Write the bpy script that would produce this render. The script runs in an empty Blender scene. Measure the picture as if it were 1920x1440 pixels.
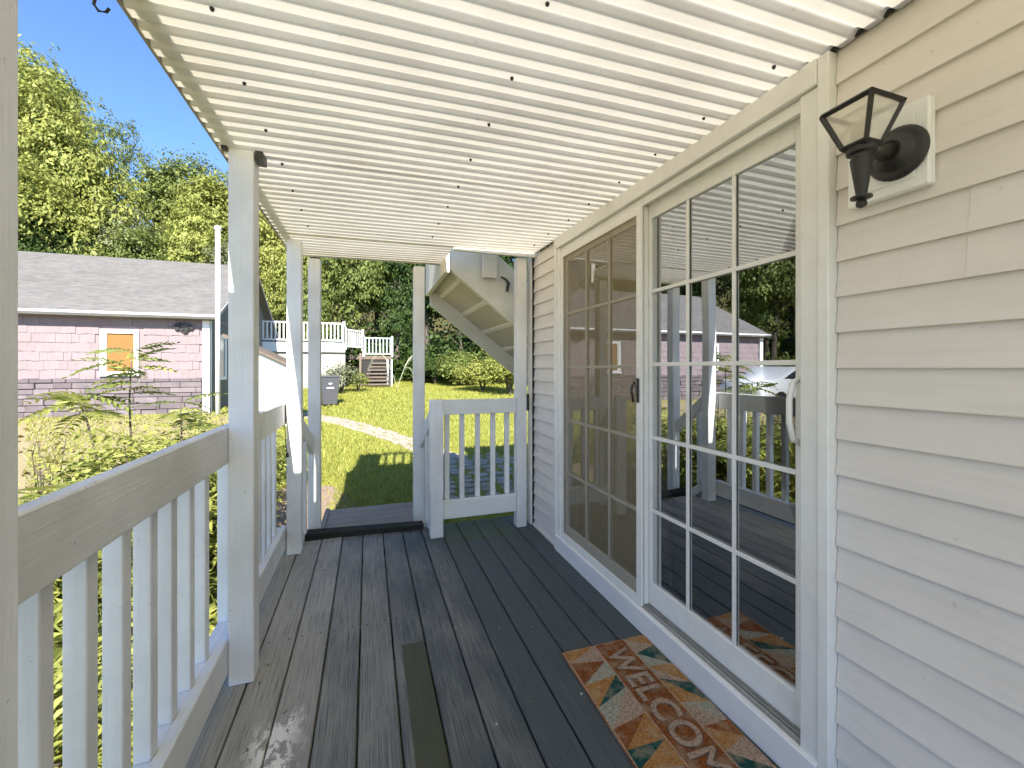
import bpy, bmesh, math, random
import numpy as np
from mathutils import Vector, Matrix
R = math.radians
random.seed(7); rng = np.random.default_rng(7)
S = bpy.context.scene
C = S.collection
H = 1.27                                  # eye height above the deck

# ---------------------------------------------------------------- camera, sky, sun
cam = bpy.data.cameras.new('camera'); camo = bpy.data.objects.new('camera', cam); C.objects.link(camo)
camo.location = (0, 0, H)
camo.rotation_euler = (R(90), 0, -math.atan(270/793))
cam.sensor_width = 36; cam.lens = 793/1920*36; cam.shift_y = -30/1920
cam.clip_start = 0.02; cam.clip_end = 600
S.camera = camo
SUN_AZ = (0.09, 1.0)                      # direction the light travels over the ground
SUN_EL = R(39)
w = bpy.data.worlds.new('World'); S.world = w; w.use_nodes = True
nt = w.node_tree; nt.nodes.clear()
sky = nt.nodes.new('ShaderNodeTexSky'); sky.sky_type = 'NISHITA'; sky.sun_disc = False
sky.sun_elevation = SUN_EL; sky.sun_rotation = math.atan2(-SUN_AZ[0], -SUN_AZ[1])
sky.air_density = 1.0; sky.dust_density = 0.3; sky.ozone_density = 7.0; sky.altitude = 1500
bg = nt.nodes.new('ShaderNodeBackground'); bg.inputs[1].default_value = 0.0505
wo = nt.nodes.new('ShaderNodeOutputWorld')
nt.links.new(sky.outputs[0], bg.inputs[0]); nt.links.new(bg.outputs[0], wo.inputs[0])
sl = bpy.data.lights.new('sun', 'SUN'); so = bpy.data.objects.new('sun', sl); C.objects.link(so)
sl.energy = 2.0; sl.angle = R(0.53); sl.color = (1.0, 0.95, 0.87)
dv = Vector((SUN_AZ[0], SUN_AZ[1], -math.tan(SUN_EL)*math.hypot(*SUN_AZ)))
so.rotation_euler = dv.to_track_quat('-Z', 'Y').to_euler()
S.view_settings.view_transform = 'Standard'; S.view_settings.look = 'None'
S.view_settings.exposure = 2.85; S.view_settings.gamma = 1
S.render.engine = 'CYCLES'
S.cycles.max_bounces = 10; S.cycles.diffuse_bounces = 6; S.cycles.transparent_max_bounces = 16
S.render.resolution_x = 1024; S.render.resolution_y = 768

# ---------------------------------------------------------------- materials
def nodes(name, rough=0.6, spec=0.3):
    m = bpy.data.materials.new(name); m.use_nodes = True
    n = m.node_tree.nodes; b = n['Principled BSDF']
    b.inputs['Roughness'].default_value = rough
    b.inputs['Specular IOR Level'].default_value = spec
    return m, m.node_tree, b
def N(t, typ, **kw):
    n = t.nodes.new(typ)
    for k, v in kw.items():
        if k.startswith('i_'):
            key = k[2:]; key = int(key) if key.isdigit() else key
            n.inputs[key].default_value = v
        else: setattr(n, k, v)
    return n
def pos(t, scale=(1, 1, 1), wobble=0):
    g = N(t, 'ShaderNodeNewGeometry'); mp = N(t, 'ShaderNodeMapping')
    mp.inputs['Scale'].default_value = scale
    t.links.new(g.outputs['Position'], mp.inputs['Vector'])
    return mp.outputs[0]
def noise(t, scale, detail=5, stretch=(1, 1, 1), rough=0.6):
    n = N(t, 'ShaderNodeTexNoise'); n.inputs['Scale'].default_value = scale
    n.inputs['Detail'].default_value = detail; n.inputs['Roughness'].default_value = rough
    t.links.new(pos(t, stretch), n.inputs['Vector']); return n.outputs['Fac']
def ramp(t, fac, stops):
    r = N(t, 'ShaderNodeValToRGB'); e = r.color_ramp.elements
    while len(e) < len(stops): e.new(0.5)
    for el, (p, c) in zip(e, stops):
        el.position = p; el.color = (c, c, c, 1) if isinstance(c, (int, float)) else (*c, 1)
    t.links.new(fac, r.inputs[0]); return r.outputs[0]
def mix(t, fac, a, b, mode='MIX'):
    m = N(t, 'ShaderNodeMix', data_type='RGBA', blend_type=mode)
    for sock, v in ((0, fac), (6, a), (7, b)):
        if isinstance(v, (int, float)): m.inputs[sock].default_value = v
        elif isinstance(v, tuple): m.inputs[sock].default_value = (*v, 1)
        else: t.links.new(v, m.inputs[sock])
    return m.outputs[2]
def math_(t, op, a, b=None, clamp=False):
    m = N(t, 'ShaderNodeMath', operation=op, use_clamp=clamp)
    for i, v in enumerate((a, b)):
        if v is None: continue
        if isinstance(v, (int, float)): m.inputs[i].default_value = v
        else: t.links.new(v, m.inputs[i])
    return m.outputs[0]
def bump(t, b, h, strength=0.3, dist=0.01):
    n = N(t, 'ShaderNodeBump'); n.inputs['Strength'].default_value = strength
    n.inputs['Distance'].default_value = dist
    t.links.new(h, n.inputs['Height']); t.links.new(n.outputs[0], b.inputs['Normal'])
def objrand(t): return N(t, 'ShaderNodeObjectInfo').outputs['Random']

def paint(name, col, stretch=(30, 30, 2), dirt=0.35, rough=0.5, dirtcol=(0.30, 0.28, 0.22), bs=0.25, grain=8):
    """painted wood / vinyl: grain along one axis, soft grime, per piece tint"""
    m, t, b = nodes(name, rough)
    g = noise(t, grain/4, 6, stretch); big = noise(t, 2.3, 6)
    c = mix(t, ramp(t, big, [(0.42, 0.0), (0.75, dirt)]), col, dirtcol)
    c = mix(t, ramp(t, g, [(0.3, 0.22), (0.55, 0.0)]), c, tuple(x*0.72 for x in col))
    c = mix(t, math_(t, 'MULTIPLY', objrand(t), 0.10), c, tuple(x*0.6 for x in col))
    sp = noise(t, 55, 2)
    c = mix(t, ramp(t, sp, [(0.72, 0.0), (0.76, 0.5*min(1, dirt*2))]), c, (0.12, 0.11, 0.09))
    t.links.new(c, b.inputs['Base Color'])
    bump(t, b, g, bs, 0.004)
    return m
def plain(name, col, rough=0.5, spec=0.3, var=0.2, scale=12, metal=0, bs=0.15):
    m, t, b = nodes(name, rough, spec); b.inputs['Metallic'].default_value = metal
    n = noise(t, scale, 5)
    t.links.new(mix(t, math_(t, 'MULTIPLY', n, var*2), col, tuple(x*0.5 for x in col)), b.inputs['Base Color'])
    if bs: bump(t, b, n, bs, 0.004)
    return m

WHITE = paint('white_paint_upright', (0.80, 0.80, 0.80), (34, 34, 1.3), 0.40, bs=0.5)
WHITE_Y = paint('white_paint_lengthwise', (0.80, 0.80, 0.79), (34, 1.3, 34), 0.45, bs=0.5)
WHITE_X = paint('white_paint_crosswise', (0.78, 0.78, 0.76), (1.5, 26, 26), 0.30)
TRIM = paint('vinyl_trim_white', (0.80, 0.79, 0.75), (8, 8, 8), 0.16, 0.4, (0.42, 0.38, 0.3), 0.08)
SIDING = paint('vinyl_siding', (0.75, 0.70, 0.645), (20, 1.2, 20), 0.22, 0.5, (0.42, 0.37, 0.31), 0.12)
CORR = paint('corrugated_fibreglass', (0.88, 0.86, 0.81), (2, 12, 12), 0.6, 0.42, (0.54, 0.46, 0.33), 0.06)
_t = CORR.node_tree; _b = _t.nodes['Principled BSDF']; _tl = _t.nodes.new('ShaderNodeBsdfTranslucent'); _tl.inputs[0].default_value = (0.95, 0.92, 0.85, 1)
_m = _t.nodes.new('ShaderNodeMixShader'); _m.inputs[0].default_value = 0.46
_t.links.new(_b.outputs[0], _m.inputs[1]); _t.links.new(_tl.outputs[0], _m.inputs[2]); _t.links.new(_m.outputs[0], _t.nodes['Material Output'].inputs[0])
BLACK = plain('black_metal', (0.022, 0.02, 0.018), 0.45, 0.5, 0.3, 40)
DARKGAP = plain('dark_timber_and_gaps', (0.035, 0.032, 0.03), 0.8)
PINK = paint('pink_shingle_paint', (0.245, 0.195, 0.20), (20, 14, 2), 0.4, 0.8, (0.19, 0.135, 0.135), 0.4)
FARWHITE = plain('white_boards_far', (0.80, 0.80, 0.79), 0.55, 0.3, 0.08, 3)
BROWNWOOD = plain('brown_wood', (0.20, 0.155, 0.12), 0.8, 0.2, 0.5, 9)
PLY = plain('orange_plywood', (0.27, 0.14, 0.045), 0.75, 0.2, 0.22, 5)

def deck_mat():
    m, t, b = nodes('deck_board_paint', 0.55, 0.4)
    g = N(t, 'ShaderNodeNewGeometry'); sx = N(t, 'ShaderNodeSeparateXYZ'); t.links.new(g.outputs['Position'], sx.inputs[0])
    X, Y = sx.outputs['X'], sx.outputs['Y']
    grain = noise(t, 3, 9, (34, 0.55, 1), 0.72); fine = noise(t, 6, 7, (42, 0.75, 1), 0.72)
    big = noise(t, 2.2, 5, (1.6, 0.7, 1)); sp = noise(t, 60, 3)
    rnd = objrand(t)
    blue = mix(t, grain, (0.026, 0.033, 0.038), (0.100, 0.118, 0.126))
    wood = mix(t, grain, (0.15, 0.146, 0.132), (0.54, 0.51, 0.45))
    # worn towards the open side: x from -0.5 (worn) to 0.6 (paint intact)
    k = math_(t, 'ADD', math_(t, 'MULTIPLY', X, -1.05), 0.48)
    k = math_(t, 'ADD', k, math_(t, 'MULTIPLY', math_(t, 'SUBTRACT', big, 0.5), 1.4))
    k = math_(t, 'ADD', k, math_(t, 'MULTIPLY', math_(t, 'SUBTRACT', rnd, 0.5), 0.28))
    k = math_(t, 'ADD', k, math_(t, 'MULTIPLY', math_(t, 'SUBTRACT', fine, 0.5), 1.1), True)
    c = mix(t, k, blue, wood)
    # dark grain lines, nail-ish specks
    c = mix(t, ramp(t, fine, [(0.34, 0.8), (0.47, 0.0)]), c, (0.028, 0.028, 0.03))
    c = mix(t, ramp(t, sp, [(0.73, 0.0), (0.76, 0.75)]), c, (0.02, 0.02, 0.02))
    dots = noise(t, 26, 1)
    c = mix(t, ramp(t, dots, [(0.77, 0.0), (0.785, 0.8)]), c, (0.45, 0.46, 0.42))
    def box(xa, xb, ya, yb, soft=0.006, wob=0.03):
        wn = math_(t, 'MULTIPLY', math_(t, 'SUBTRACT', noise(t, 14, 3), 0.5), wob)
        xx = math_(t, 'ADD', X, wn); yy = math_(t, 'ADD', Y, math_(t, 'MULTIPLY', wn, 2.0))
        r = None
        for v, lo, s in ((xx, xa, 1), (xx, xb, -1), (yy, ya, 1), (yy, yb, -1)):
            q = math_(t, 'DIVIDE', math_(t, 'MULTIPLY', math_(t, 'SUBTRACT', v, lo), s), soft, True)
            r = q if r is None else math_(t, 'MULTIPLY', r, q)
        return r
    # olive patch where something long stood on one board
    c = mix(t, math_(t, 'MULTIPLY', box(0.142, 0.2535, -3, 2.0, 0.005, 0.011), math_(t, 'ADD', 0.6, math_(t, 'MULTIPLY', big, 0.6), True)), c, mix(t, big, (0.036, 0.040, 0.017), (0.062, 0.066, 0.030)))
    c = mix(t, math_(t, 'MULTIPLY', box(0.50, 1.10, 3.02, 3.6, 0.05, 0.1), 0.75), c, (0.06, 0.075, 0.02))
    # noise-broken white blotches near the rail
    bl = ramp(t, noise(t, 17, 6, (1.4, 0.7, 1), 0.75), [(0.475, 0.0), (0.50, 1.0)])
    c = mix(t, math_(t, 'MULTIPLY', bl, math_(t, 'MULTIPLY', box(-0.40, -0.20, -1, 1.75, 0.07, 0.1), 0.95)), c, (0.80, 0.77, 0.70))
    t.links.new(c, b.inputs['Base Color'])
    t.links.new(ramp(t, fine, [(0.2, 0.68), (0.8, 0.46)]), b.inputs['Roughness'])
    bump(t, b, math_(t, 'ADD', grain, fine), 0.55, 0.004)
    return m
DECK = deck_mat()

def glass_mat(name, refl, tint):
    m = bpy.data.materials.new(name); m.use_nodes = True; t = m.node_tree; t.nodes.clear()
    tr = N(t, 'ShaderNodeBsdfTransparent'); tr.inputs[0].default_value = (*tint, 1)
    gl = N(t, 'ShaderNodeBsdfGlossy'); gl.inputs['Roughness'].default_value = 0.0
    gl.inputs[0].default_value = (0.94, 0.97, 1, 1)
    lw = N(t, 'ShaderNodeLayerWeight'); lw.inputs[0].default_value = 0.35
    f = math_(t, 'ADD', math_(t, 'MULTIPLY', lw.outputs['Fresnel'], 0.42), refl, True)
    # float glass is never dead flat
    n = N(t, 'ShaderNodeBump'); n.inputs['Strength'].default_value = 0.02; n.inputs['Distance'].default_value = 0.02
    t.links.new(noise(t, 2.2, 1), n.inputs['Height']); t.links.new(n.outputs[0], gl.inputs['Normal'])
    ms = N(t, 'ShaderNodeMixShader'); o = N(t, 'ShaderNodeOutputMaterial')
    t.links.new(f, ms.inputs[0]); t.links.new(tr.outputs[0], ms.inputs[1]); t.links.new(gl.outputs[0], ms.inputs[2])
    t.links.new(ms.outputs[0], o.inputs[0]); return m
GLASS = glass_mat('door_glass', 0.10, (0.55, 0.55, 0.54))
LGLASS = glass_mat('lantern_glass', 0.10, (0.9, 0.88, 0.82))
n_ = LGLASS.node_tree; d_ = n_.nodes.new('ShaderNodeBsdfDiffuse'); d_.inputs[0].default_value = (0.75, 0.72, 0.64, 1); m_ = n_.nodes.new('ShaderNodeMixShader'); m_.inputs[0].default_value = 0.45
o_ = [n for n in n_.nodes if n.type == 'OUTPUT_MATERIAL'][0]; src_ = o_.inputs[0].links[0].from_socket; n_.links.new(src_, m_.inputs[1]); n_.links.new(d_.outputs[0], m_.inputs[2]); n_.links.new(m_.outputs[0], o_.inputs[0])
def screen_mat():
    m = bpy.data.materials.new('insect_screen'); m.use_nodes = True; t = m.node_tree; t.nodes.clear()
    tr = N(t, 'ShaderNodeBsdfTransparent'); df = N(t, 'ShaderNodeBsdfDiffuse'); df.inputs[0].default_value = (0.29, 0.235, 0.14, 1)
    ms = N(t, 'ShaderNodeMixShader'); ms.inputs[0].default_value = 0.50; o = N(t, 'ShaderNodeOutputMaterial')
    t.links.new(tr.outputs[0], ms.inputs[1]); t.links.new(df.outputs[0], ms.inputs[2]); t.links.new(ms.outputs[0], o.inputs[0]); return m
SCREEN = screen_mat()

def leaf_mat(name, dark, light, trans=0.35):
    m, t, b = nodes(name, 0.55, 0.25)
    at = N(t, 'ShaderNodeAttribute', attribute_name='tone')
    c = mix(t, at.outputs['Fac'], dark, light)
    c = mix(t, math_(t, 'MULTIPLY', objrand(t), 0.35), c, tuple(x*0.65 for x in light))
    t.links.new(c, b.inputs['Base Color'])
    tl = N(t, 'ShaderNodeBsdfTranslucent'); t.links.new(mix(t, 0.5, c, light), tl.inputs[0])
    ms = N(t, 'ShaderNodeMixShader'); ms.inputs[0].default_value = trans
    o = t.nodes['Material Output']
    t.links.new(b.outputs[0], ms.inputs[1]); t.links.new(tl.outputs[0], ms.inputs[2]); t.links.new(ms.outputs[0], o.inputs[0]); return m
LEAF_Y = leaf_mat('leaves_yellow_green', (0.125, 0.16, 0.03), (0.43, 0.44, 0.115))
LEAF_M = leaf_mat('leaves_mid_green', (0.085, 0.12, 0.028), (0.25, 0.29, 0.075))
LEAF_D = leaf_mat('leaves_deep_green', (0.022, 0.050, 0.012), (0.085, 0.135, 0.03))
LEAF_G = leaf_mat('leaves_grey_green', (0.13, 0.15, 0.075), (0.32, 0.34, 0.19))
LEAF_R = leaf_mat('leaves_rusty', (0.16, 0.12, 0.04), (0.30, 0.25, 0.09))
BARK = plain('bark', (0.16, 0.135, 0.11), 0.9, 0.1, 0.6, 6, 0, 0.5)
BARKPALE = plain('bark_pale', (0.34, 0.33, 0.30), 0.9, 0.1, 0.5, 6, 0, 0.4)
GRASSB = leaf_mat('grass_blades', (0.15, 0.19, 0.032), (0.42, 0.42, 0.10), 0.3)

def lawn_mat():
    m, t, b = nodes('lawn_ground', 0.95, 0.05)
    g = N(t, 'ShaderNodeNewGeometry'); sx = N(t, 'ShaderNodeSeparateXYZ'); t.links.new(g.outputs['Position'], sx.inputs[0])
    n1 = noise(t, 0.5, 6); n2 = noise(t, 9, 6); n3 = noise(t, 45, 4)
    c = mix(t, n2, (0.19, 0.20, 0.035), (0.36, 0.34, 0.075))
    c = mix(t, ramp(t, n1, [(0.4, 0.0), (0.7, 0.6)]), c, (0.18, 0.21, 0.03))
    c = mix(t, ramp(t, n3, [(0.35, 0.45), (0.6, 0.0)]), c, (0.11, 0.125, 0.02))
    # bare, trodden earth between the porch and the pink house
    k = math_(t, 'MULTIPLY', math_(t, 'SUBTRACT', -2.2, sx.outputs['X']), 0.8)
    k = math_(t, 'ADD', k, math_(t, 'MULTIPLY', math_(t, 'SUBTRACT', n1, 0.5), 2.5), True)
    k2 = math_(t, 'MULTIPLY', math_(t, 'SUBTRACT', 15, sx.outputs['Y']), 0.5, True)
    k = math_(t, 'MULTIPLY', k, k2)
    dirt = mix(t, n2, (0.26, 0.20, 0.12), (0.40, 0.33, 0.22))
    c = mix(t, math_(t, 'MULTIPLY', k, 0.85), c, dirt)
    # leaf litter under the woods
    w1 = math_(t, 'MULTIPLY', math_(t, 'SUBTRACT', sx.outputs['Y'], 25), 0.5, True)
    c = mix(t, w1, c, mix(t, n2, (0.05, 0.055, 0.015), (0.11, 0.09, 0.04)))
    t.links.new(c, b.inputs['Base Color']); bump(t, b, n3, 0.6, 0.03)
    return m
LAWN = lawn_mat()
STONE = paint('flagstone', (0.34, 0.30, 0.24), (3, 3, 3), 0.5, 0.9, (0.22, 0.21, 0.13), 0.5)
WALLSTONE = paint('wall_stone', (0.21, 0.175, 0.185), (2, 2, 6), 0.7, 0.9, (0.09, 0.08, 0.085), 0.6)
_t = WALLSTONE.node_tree; _b = _t.nodes['Principled BSDF']; _src = _b.inputs['Base Color'].links[0].from_socket
_t.links.new(mix(_t, math_(_t, 'MULTIPLY', objrand(_t), 0.75), _src, (0.085, 0.07, 0.075)), _b.inputs['Base Color'])
GRAVEL = plain('gravel', (0.34, 0.25, 0.19), 0.95, 0.1, 0.5, 30, 0, 0.8)

def roof_mat():
    m, t, b = nodes('asphalt_shingles', 0.95, 0.1)
    n = noise(t, 9, 3, (0.5, 1, 1)); n2 = noise(t, 1.2, 4); n3 = noise(t, 3.2, 2, (1, 3, 3))
    c = mix(t, n, (0.09, 0.088, 0.084), (0.21, 0.20, 0.19))
    c = mix(t, ramp(t, n2, [(0.4, 0.0), (0.7, 0.5)]), c, (0.10, 0.092, 0.085))
    c = mix(t, ramp(t, n3, [(0.5, 0.0), (0.62, 0.5)]), c, (0.20, 0.175, 0.15))
    t.links.new(c, b.inputs['Base Color']); bump(t, b, n, 0.4, 0.01)
    return m
ROOF = roof_mat()

# ---------------------------------------------------------------- geometry helpers
class MB:
    def __init__(s): s.v = []; s.f = []; s.m = []
    def box(s, x0, x1, y0, y1, z0, z1, mi=0):
        if x0 > x1: x0, x1 = x1, x0
        if y0 > y1: y0, y1 = y1, y0
        if z0 > z1: z0, z1 = z1, z0
        b = len(s.v)
        s.v += [(x0, y0, z0), (x1, y0, z0), (x1, y1, z0), (x0, y1, z0), (x0, y0, z1), (x1, y0, z1), (x1, y1, z1), (x0, y1, z1)]
        s.f += [(b, b+3, b+2, b+1), (b+4, b+5, b+6, b+7), (b, b+1, b+5, b+4), (b+1, b+2, b+6, b+5), (b+2, b+3, b+7, b+6), (b+3, b, b+4, b+7)]
        s.m += [mi]*6; return s
    def poly(s, pts, mi=0):
        b = len(s.v); s.v += [tuple(p) for p in pts]; s.f.append(tuple(range(b, b+len(pts)))); s.m.append(mi); return s
    def prism(s, pts, off, mi=0):
        """closed polygon pts swept by vector off"""
        n = len(pts); b = len(s.v); o = Vector(off)
        s.v += [tuple(p) for p in pts] + [tuple(Vector(p)+o) for p in pts]
        s.f += [tuple(range(b+n-1, b-1, -1)), tuple(range(b+n, b+2*n))]
        s.f += [(b+i, b+(i+1) % n, b+n+(i+1) % n, b+n+i) for i in range(n)]
        s.m += [mi]*(n+2); return s
    def tube(s, p, r, seg=8, mi=0, cap=True):
        """p list of points, r list of radii"""
        P = [Vector(q) for q in p]; rr = r if isinstance(r, (list, tuple)) else [r]*len(P)
        b = len(s.v); ref = None
        for i, q in enumerate(P):
            d = (P[min(i+1, len(P)-1)]-P[max(i-1, 0)])
            if d.length < 1e-9: d = Vector((0, 0, 1))
            d.normalize()
            if ref is None: ref = Vector((1, 0, 0)) if abs(d.x) < 0.8 else Vector((0, 1, 0))
            a = d.cross(ref).normalized(); c = d.cross(a)
            for k in range(seg):
                an = 2*math.pi*k/seg
                s.v.append(tuple(q+(a*math.cos(an)+c*math.sin(an))*rr[i]))
        for i in range(len(P)-1):
            for k in range(seg):
                k2 = (k+1) % seg
                s.f.append((b+i*seg+k, b+i*seg+k2, b+(i+1)*seg+k2, b+(i+1)*seg+k)); s.m.append(mi)
        if cap:
            s.f.append(tuple(b+k for k in range(seg))[::-1]); s.f.append(tuple(b+(len(P)-1)*seg+k for k in range(seg))); s.m += [mi]*2
        return s
    def build(s, name, mats, parent=None, bevel=0, smooth=False, local=False):
        me = bpy.data.meshes.new(name); me.from_pydata(s.v, [], s.f)
        for m in (mats if isinstance(mats, (list, tuple)) else [mats]): me.materials.append(m)
        me.polygons.foreach_set('material_index', s.m)
        if bevel:
            bm = bmesh.new(); bm.from_mesh(me); bmesh.ops.recalc_face_normals(bm, faces=bm.faces)
            bmesh.ops.bevel(bm, geom=list(bm.edges), offset=bevel, segments=1, affect='EDGES', profile=0.5)
            bm.to_mesh(me); bm.free()
        else:
            bm = bmesh.new(); bm.from_mesh(me); bmesh.ops.recalc_face_normals(bm, faces=bm.faces); bm.to_mesh(me); bm.free()
        if smooth: me.polygons.foreach_set('use_smooth', [True]*len(me.polygons))
        o = bpy.data.objects.new(name, me); C.objects.link(o)
        if parent:
            o.parent = parent
            if not local: o.matrix_parent_inverse = Matrix.Translation(-parent.location) if parent.rotation_euler.z == 0 else parent.matrix_basis.inverted()
        return o
def tag(o, label=None, cat=None, group=None, kind=None):
    if label: o['label'] = label
    if cat: o['category'] = cat
    if group: o['group'] = group
    if kind: o['kind'] = kind
    return o
def thing(name, loc, label, cat, group=None, rz=0, kind=None):
    o = bpy.data.objects.new(name, None); C.objects.link(o); o.location = loc; o.rotation_euler.z = rz
    o.empty_display_size = 0.1
    return tag(o, label, cat, group, kind)
def bx(name, x0, x1, y0, y1, z0, z1, mat, parent=None, bevel=0.002, **k):
    return MB().box(x0, x1, y0, y1, z0, z1).build(name, mat, parent, bevel, **k)
def copy_part(o, parent, loc=None):
    c = o.copy(); C.objects.link(c); c.parent = parent
    if loc is not None: c.location = loc
    return c

def smooth01(a): a = min(1, max(0, a)); return a*a*(3-2*a)
def gz(x, y):
    z = -0.37 + 0.032*(min(y, 15)-4) if y > 4 else -0.37 - 0.02*(4-max(y, -3))
    z += 0.055*max(0, min(y, 26)-15)
    z += 0.30*max(0, y-26)*smooth01((y-24)/8)
    z += 0.22*max(0, -20-x)
    z += 0.03*math.sin(x*0.7)*math.sin(y*0.5)*smooth01((y-4)/4)
    return z

# ---------------------------------------------------------------- ground
def ground():
    xs = list(np.arange(-14, 12, 0.5)); ys = list(np.arange(-6, 30, 0.5))
    xs = [-300, -200, -120, -80, -60, -50, -40, -34, -28, -24, -20, -17] + xs + [14, 18, 24, 32, 45, 70, 120, 200, 300]
    ys = [-300, -120, -50, -20, -12] + ys + [34, 38, 44, 52, 62, 80, 120, 200, 300]
    m = MB()
    for y in ys:
        for x in xs:
            zz = gz(max(x, -60), min(y, 62)); m.v.append((x, y, zz))
    n = len(xs)
    for j in range(len(ys)-1):
        for i in range(n-1):
            m.f.append((j*n+i, j*n+i+1, (j+1)*n+i+1, (j+1)*n+i)); m.m.append(0)
    o = m.build('ground', LAWN, smooth=True); tag(o, kind='structure')
ground()

# ---------------------------------------------------------------- deck
deck = thing('deck', (0, 0, 0), None, None, kind='structure')
DY0, DY1 = -2.7, 3.42
gaps = [-0.640, -0.462, -0.322, -0.179, -0.035, 0.109, 0.252, 0.396, 0.540, 0.684, 0.828, 0.972, 1.115, 1.259]
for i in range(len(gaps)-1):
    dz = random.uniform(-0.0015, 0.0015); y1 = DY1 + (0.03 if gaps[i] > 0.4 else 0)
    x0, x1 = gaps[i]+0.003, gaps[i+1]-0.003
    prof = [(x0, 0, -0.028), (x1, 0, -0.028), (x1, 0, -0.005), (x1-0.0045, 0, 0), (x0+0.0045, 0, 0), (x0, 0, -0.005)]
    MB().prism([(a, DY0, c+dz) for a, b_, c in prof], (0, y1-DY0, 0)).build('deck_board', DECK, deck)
for y in (-2.6, -1.4, -0.2, 1.0, 2.2, 3.34):
    bx('joist', -0.635, 1.25, y, y+0.045, -0.20, -0.031, DARKGAP, deck)
bx('rim_joist', -0.680, -0.642, DY0, 3.42, -0.22, -0.004, DARKGAP, deck)
nm = MB()
for y in (0.22, 1.02, 2.22, 3.36):
    for i in range(len(gaps)-1):
        for f in (0.22, 0.78):
            xx = gaps[i]+(gaps[i+1]-gaps[i])*f+random.uniform(-.006, .006); yy = y+random.uniform(-.01, .01)
            nm.tube([(xx, yy, 0.0005), (xx, yy, 0.0022)], 0.0038, 7)
tag(nm.build('nail_heads', BLACK, deck), kind='stuff')
lm_ = MB()
for i in range(70):
    xx = random.choice((random.uniform(-.5, 1.2), random.uniform(-.5, -.2), random.uniform(0.9, 1.23))); yy = random.uniform(0.7, 3.35); a = random.uniform(0, 6.28); L = random.uniform(.004, .012)
    if 0.78 < xx and 0.85 < yy < 1.74: continue
    c_, s_ = math.cos(a)*L, math.sin(a)*L
    lm_.prism([(xx-c_, yy-s_, .003), (xx+s_*.4, yy-c_*.4, .003), (xx+c_, yy+s_, .003), (xx-s_*.4, yy+c_*.4, .003)], (0, 0, 0.0018))
tag(lm_.build('litter', plain('dry_litter', (0.40, 0.36, 0.26), 0.9, 0.1, 0.9, 60), deck), kind='stuff')
# worn threshold beam at the way out
MB().prism([(-0.44, 3.44, -0.02), (0.415, 3.37, -0.02), (0.415, 3.46, -0.02), (-0.44, 3.55, -0.02)], (0, 0, 0.062)).build('threshold', plain('worn_black_timber', (0.05, 0.048, 0.044), 0.85, 0.2, 0.9, 26, 0, 0.6), deck, 0.004)
bx('skirt_board', -0.60, 1.27, 3.462, 3.48, -0.34, -0.03, BROWNWOOD, deck)

# ---------------------------------------------------------------- posts
def post(x0, x1, y0, y1, z0, z1, label, group='white posts carrying the porch roof'):
    b = thing('porch_post', ((x0+x1)/2, (y0+y1)/2, z0), label, 'post', group)
    bx('post_shaft', x0, x1, y0, y1, z0, z1, WHITE, b, 0.004)
    return b
ROOFZ = 2.150
p1 = post(-0.527, -0.437, 0.65, 0.742, 0.0, ROOFZ, 'nearest white porch post, cut by the left edge of the picture')
p2 = post(-0.527, -0.437, 1.955, 2.045, 0.0, ROOFZ, 'wide white post between the two lengths of side railing')
p3 = post(-0.522, -0.432, 3.20, 3.29, 0.0, ROOFZ, 'white post at the far end of the side railing')
p4 = post(-0.440, -0.352, 3.60, 3.69, -0.36, ROOFZ-0.03, 'slim white post left of the way out, behind the railing post')
p5 = post(0.362, 0.452, 3.60, 3.69, -0.36, ROOFZ-0.03, 'slim white post between the way out and the short railing')
p6 = post(1.122, 1.205, 3.17, 3.25, 0.0, ROOFZ, 'white post standing against the house corner')
p0 = post(-0.527, -0.437, -0.66, -0.57, 0.0, ROOFZ, 'white porch post behind the viewpoint')
for p, y in ((p2, 1.96), ):
    MB().box(-0.55, -0.530, 1.95, 1.97, 2.135, 2.152).build('post_bracket', BLACK, p)
    MB().box(-0.434, -0.405, 1.955, 2.03, 2.118, 2.152).build('post_bracket', BLACK, p)
bx('latch', 1.206, 1.222, 3.16, 3.185, 0.93, 1.06, BLACK, p6, 0.002)
MB().tube([(-0.525, 3.18, 1.02), (-0.528, 3.175, 0.9), (-0.522, 3.176, 0.76), (-0.515, 3.178, 0.70)], 0.003, 5).tube([(-0.515, 3.178, 0.70), (-0.512, 3.178, 0.67)], 0.009, 6).build('cord', BLACK, p3)

# ---------------------------------------------------------------- side railings
def side_rail(y0, y1, label, first):
    r = thing('porch_railing', (-0.55, (y0+y1)/2, 0), label, 'railing', 'side railings between the porch posts')
    bx('top_rail', -0.5665, -0.5285, y0, y1, 0.888, 1.036, WHITE_Y, r, 0.004)
    bx('bottom_rail', -0.5665, -0.5285, y0, y1, 0.048, 0.188, WHITE_Y, r, 0.004)
    bx('nailing_strip', -0.609, -0.5665, y0, y1, 0.098, 0.183, WHITE_Y, r, 0.003)
    y = first; src = None
    while y < y1-0.02:
        if src is None:
            src = MB().box(-0.021, 0.021, -0.020, 0.020, 0, 0.815).build('baluster', WHITE, r, 0.0025, local=True)
            src.location = (-0.5876-r.location.x, y-r.location.y, 0.1835); o = src
        else: o = copy_part(src, r, (-0.5876-r.location.x + random.uniform(-.0008, .0008), y-r.location.y+random.uniform(-.004, .004), 0.1835))
        o.rotation_euler.z = random.uniform(-.03, .03)
        y += 0.138
side_rail(0.692, 1.998, 'long white side railing in the foreground with wide slats', 0.892)
side_rail(2.002, 3.25, 'white side railing beyond the wide post', 2.13)
side_rail(-0.62, 0.688, 'white side railing beside the viewpoint', -0.50)
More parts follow.
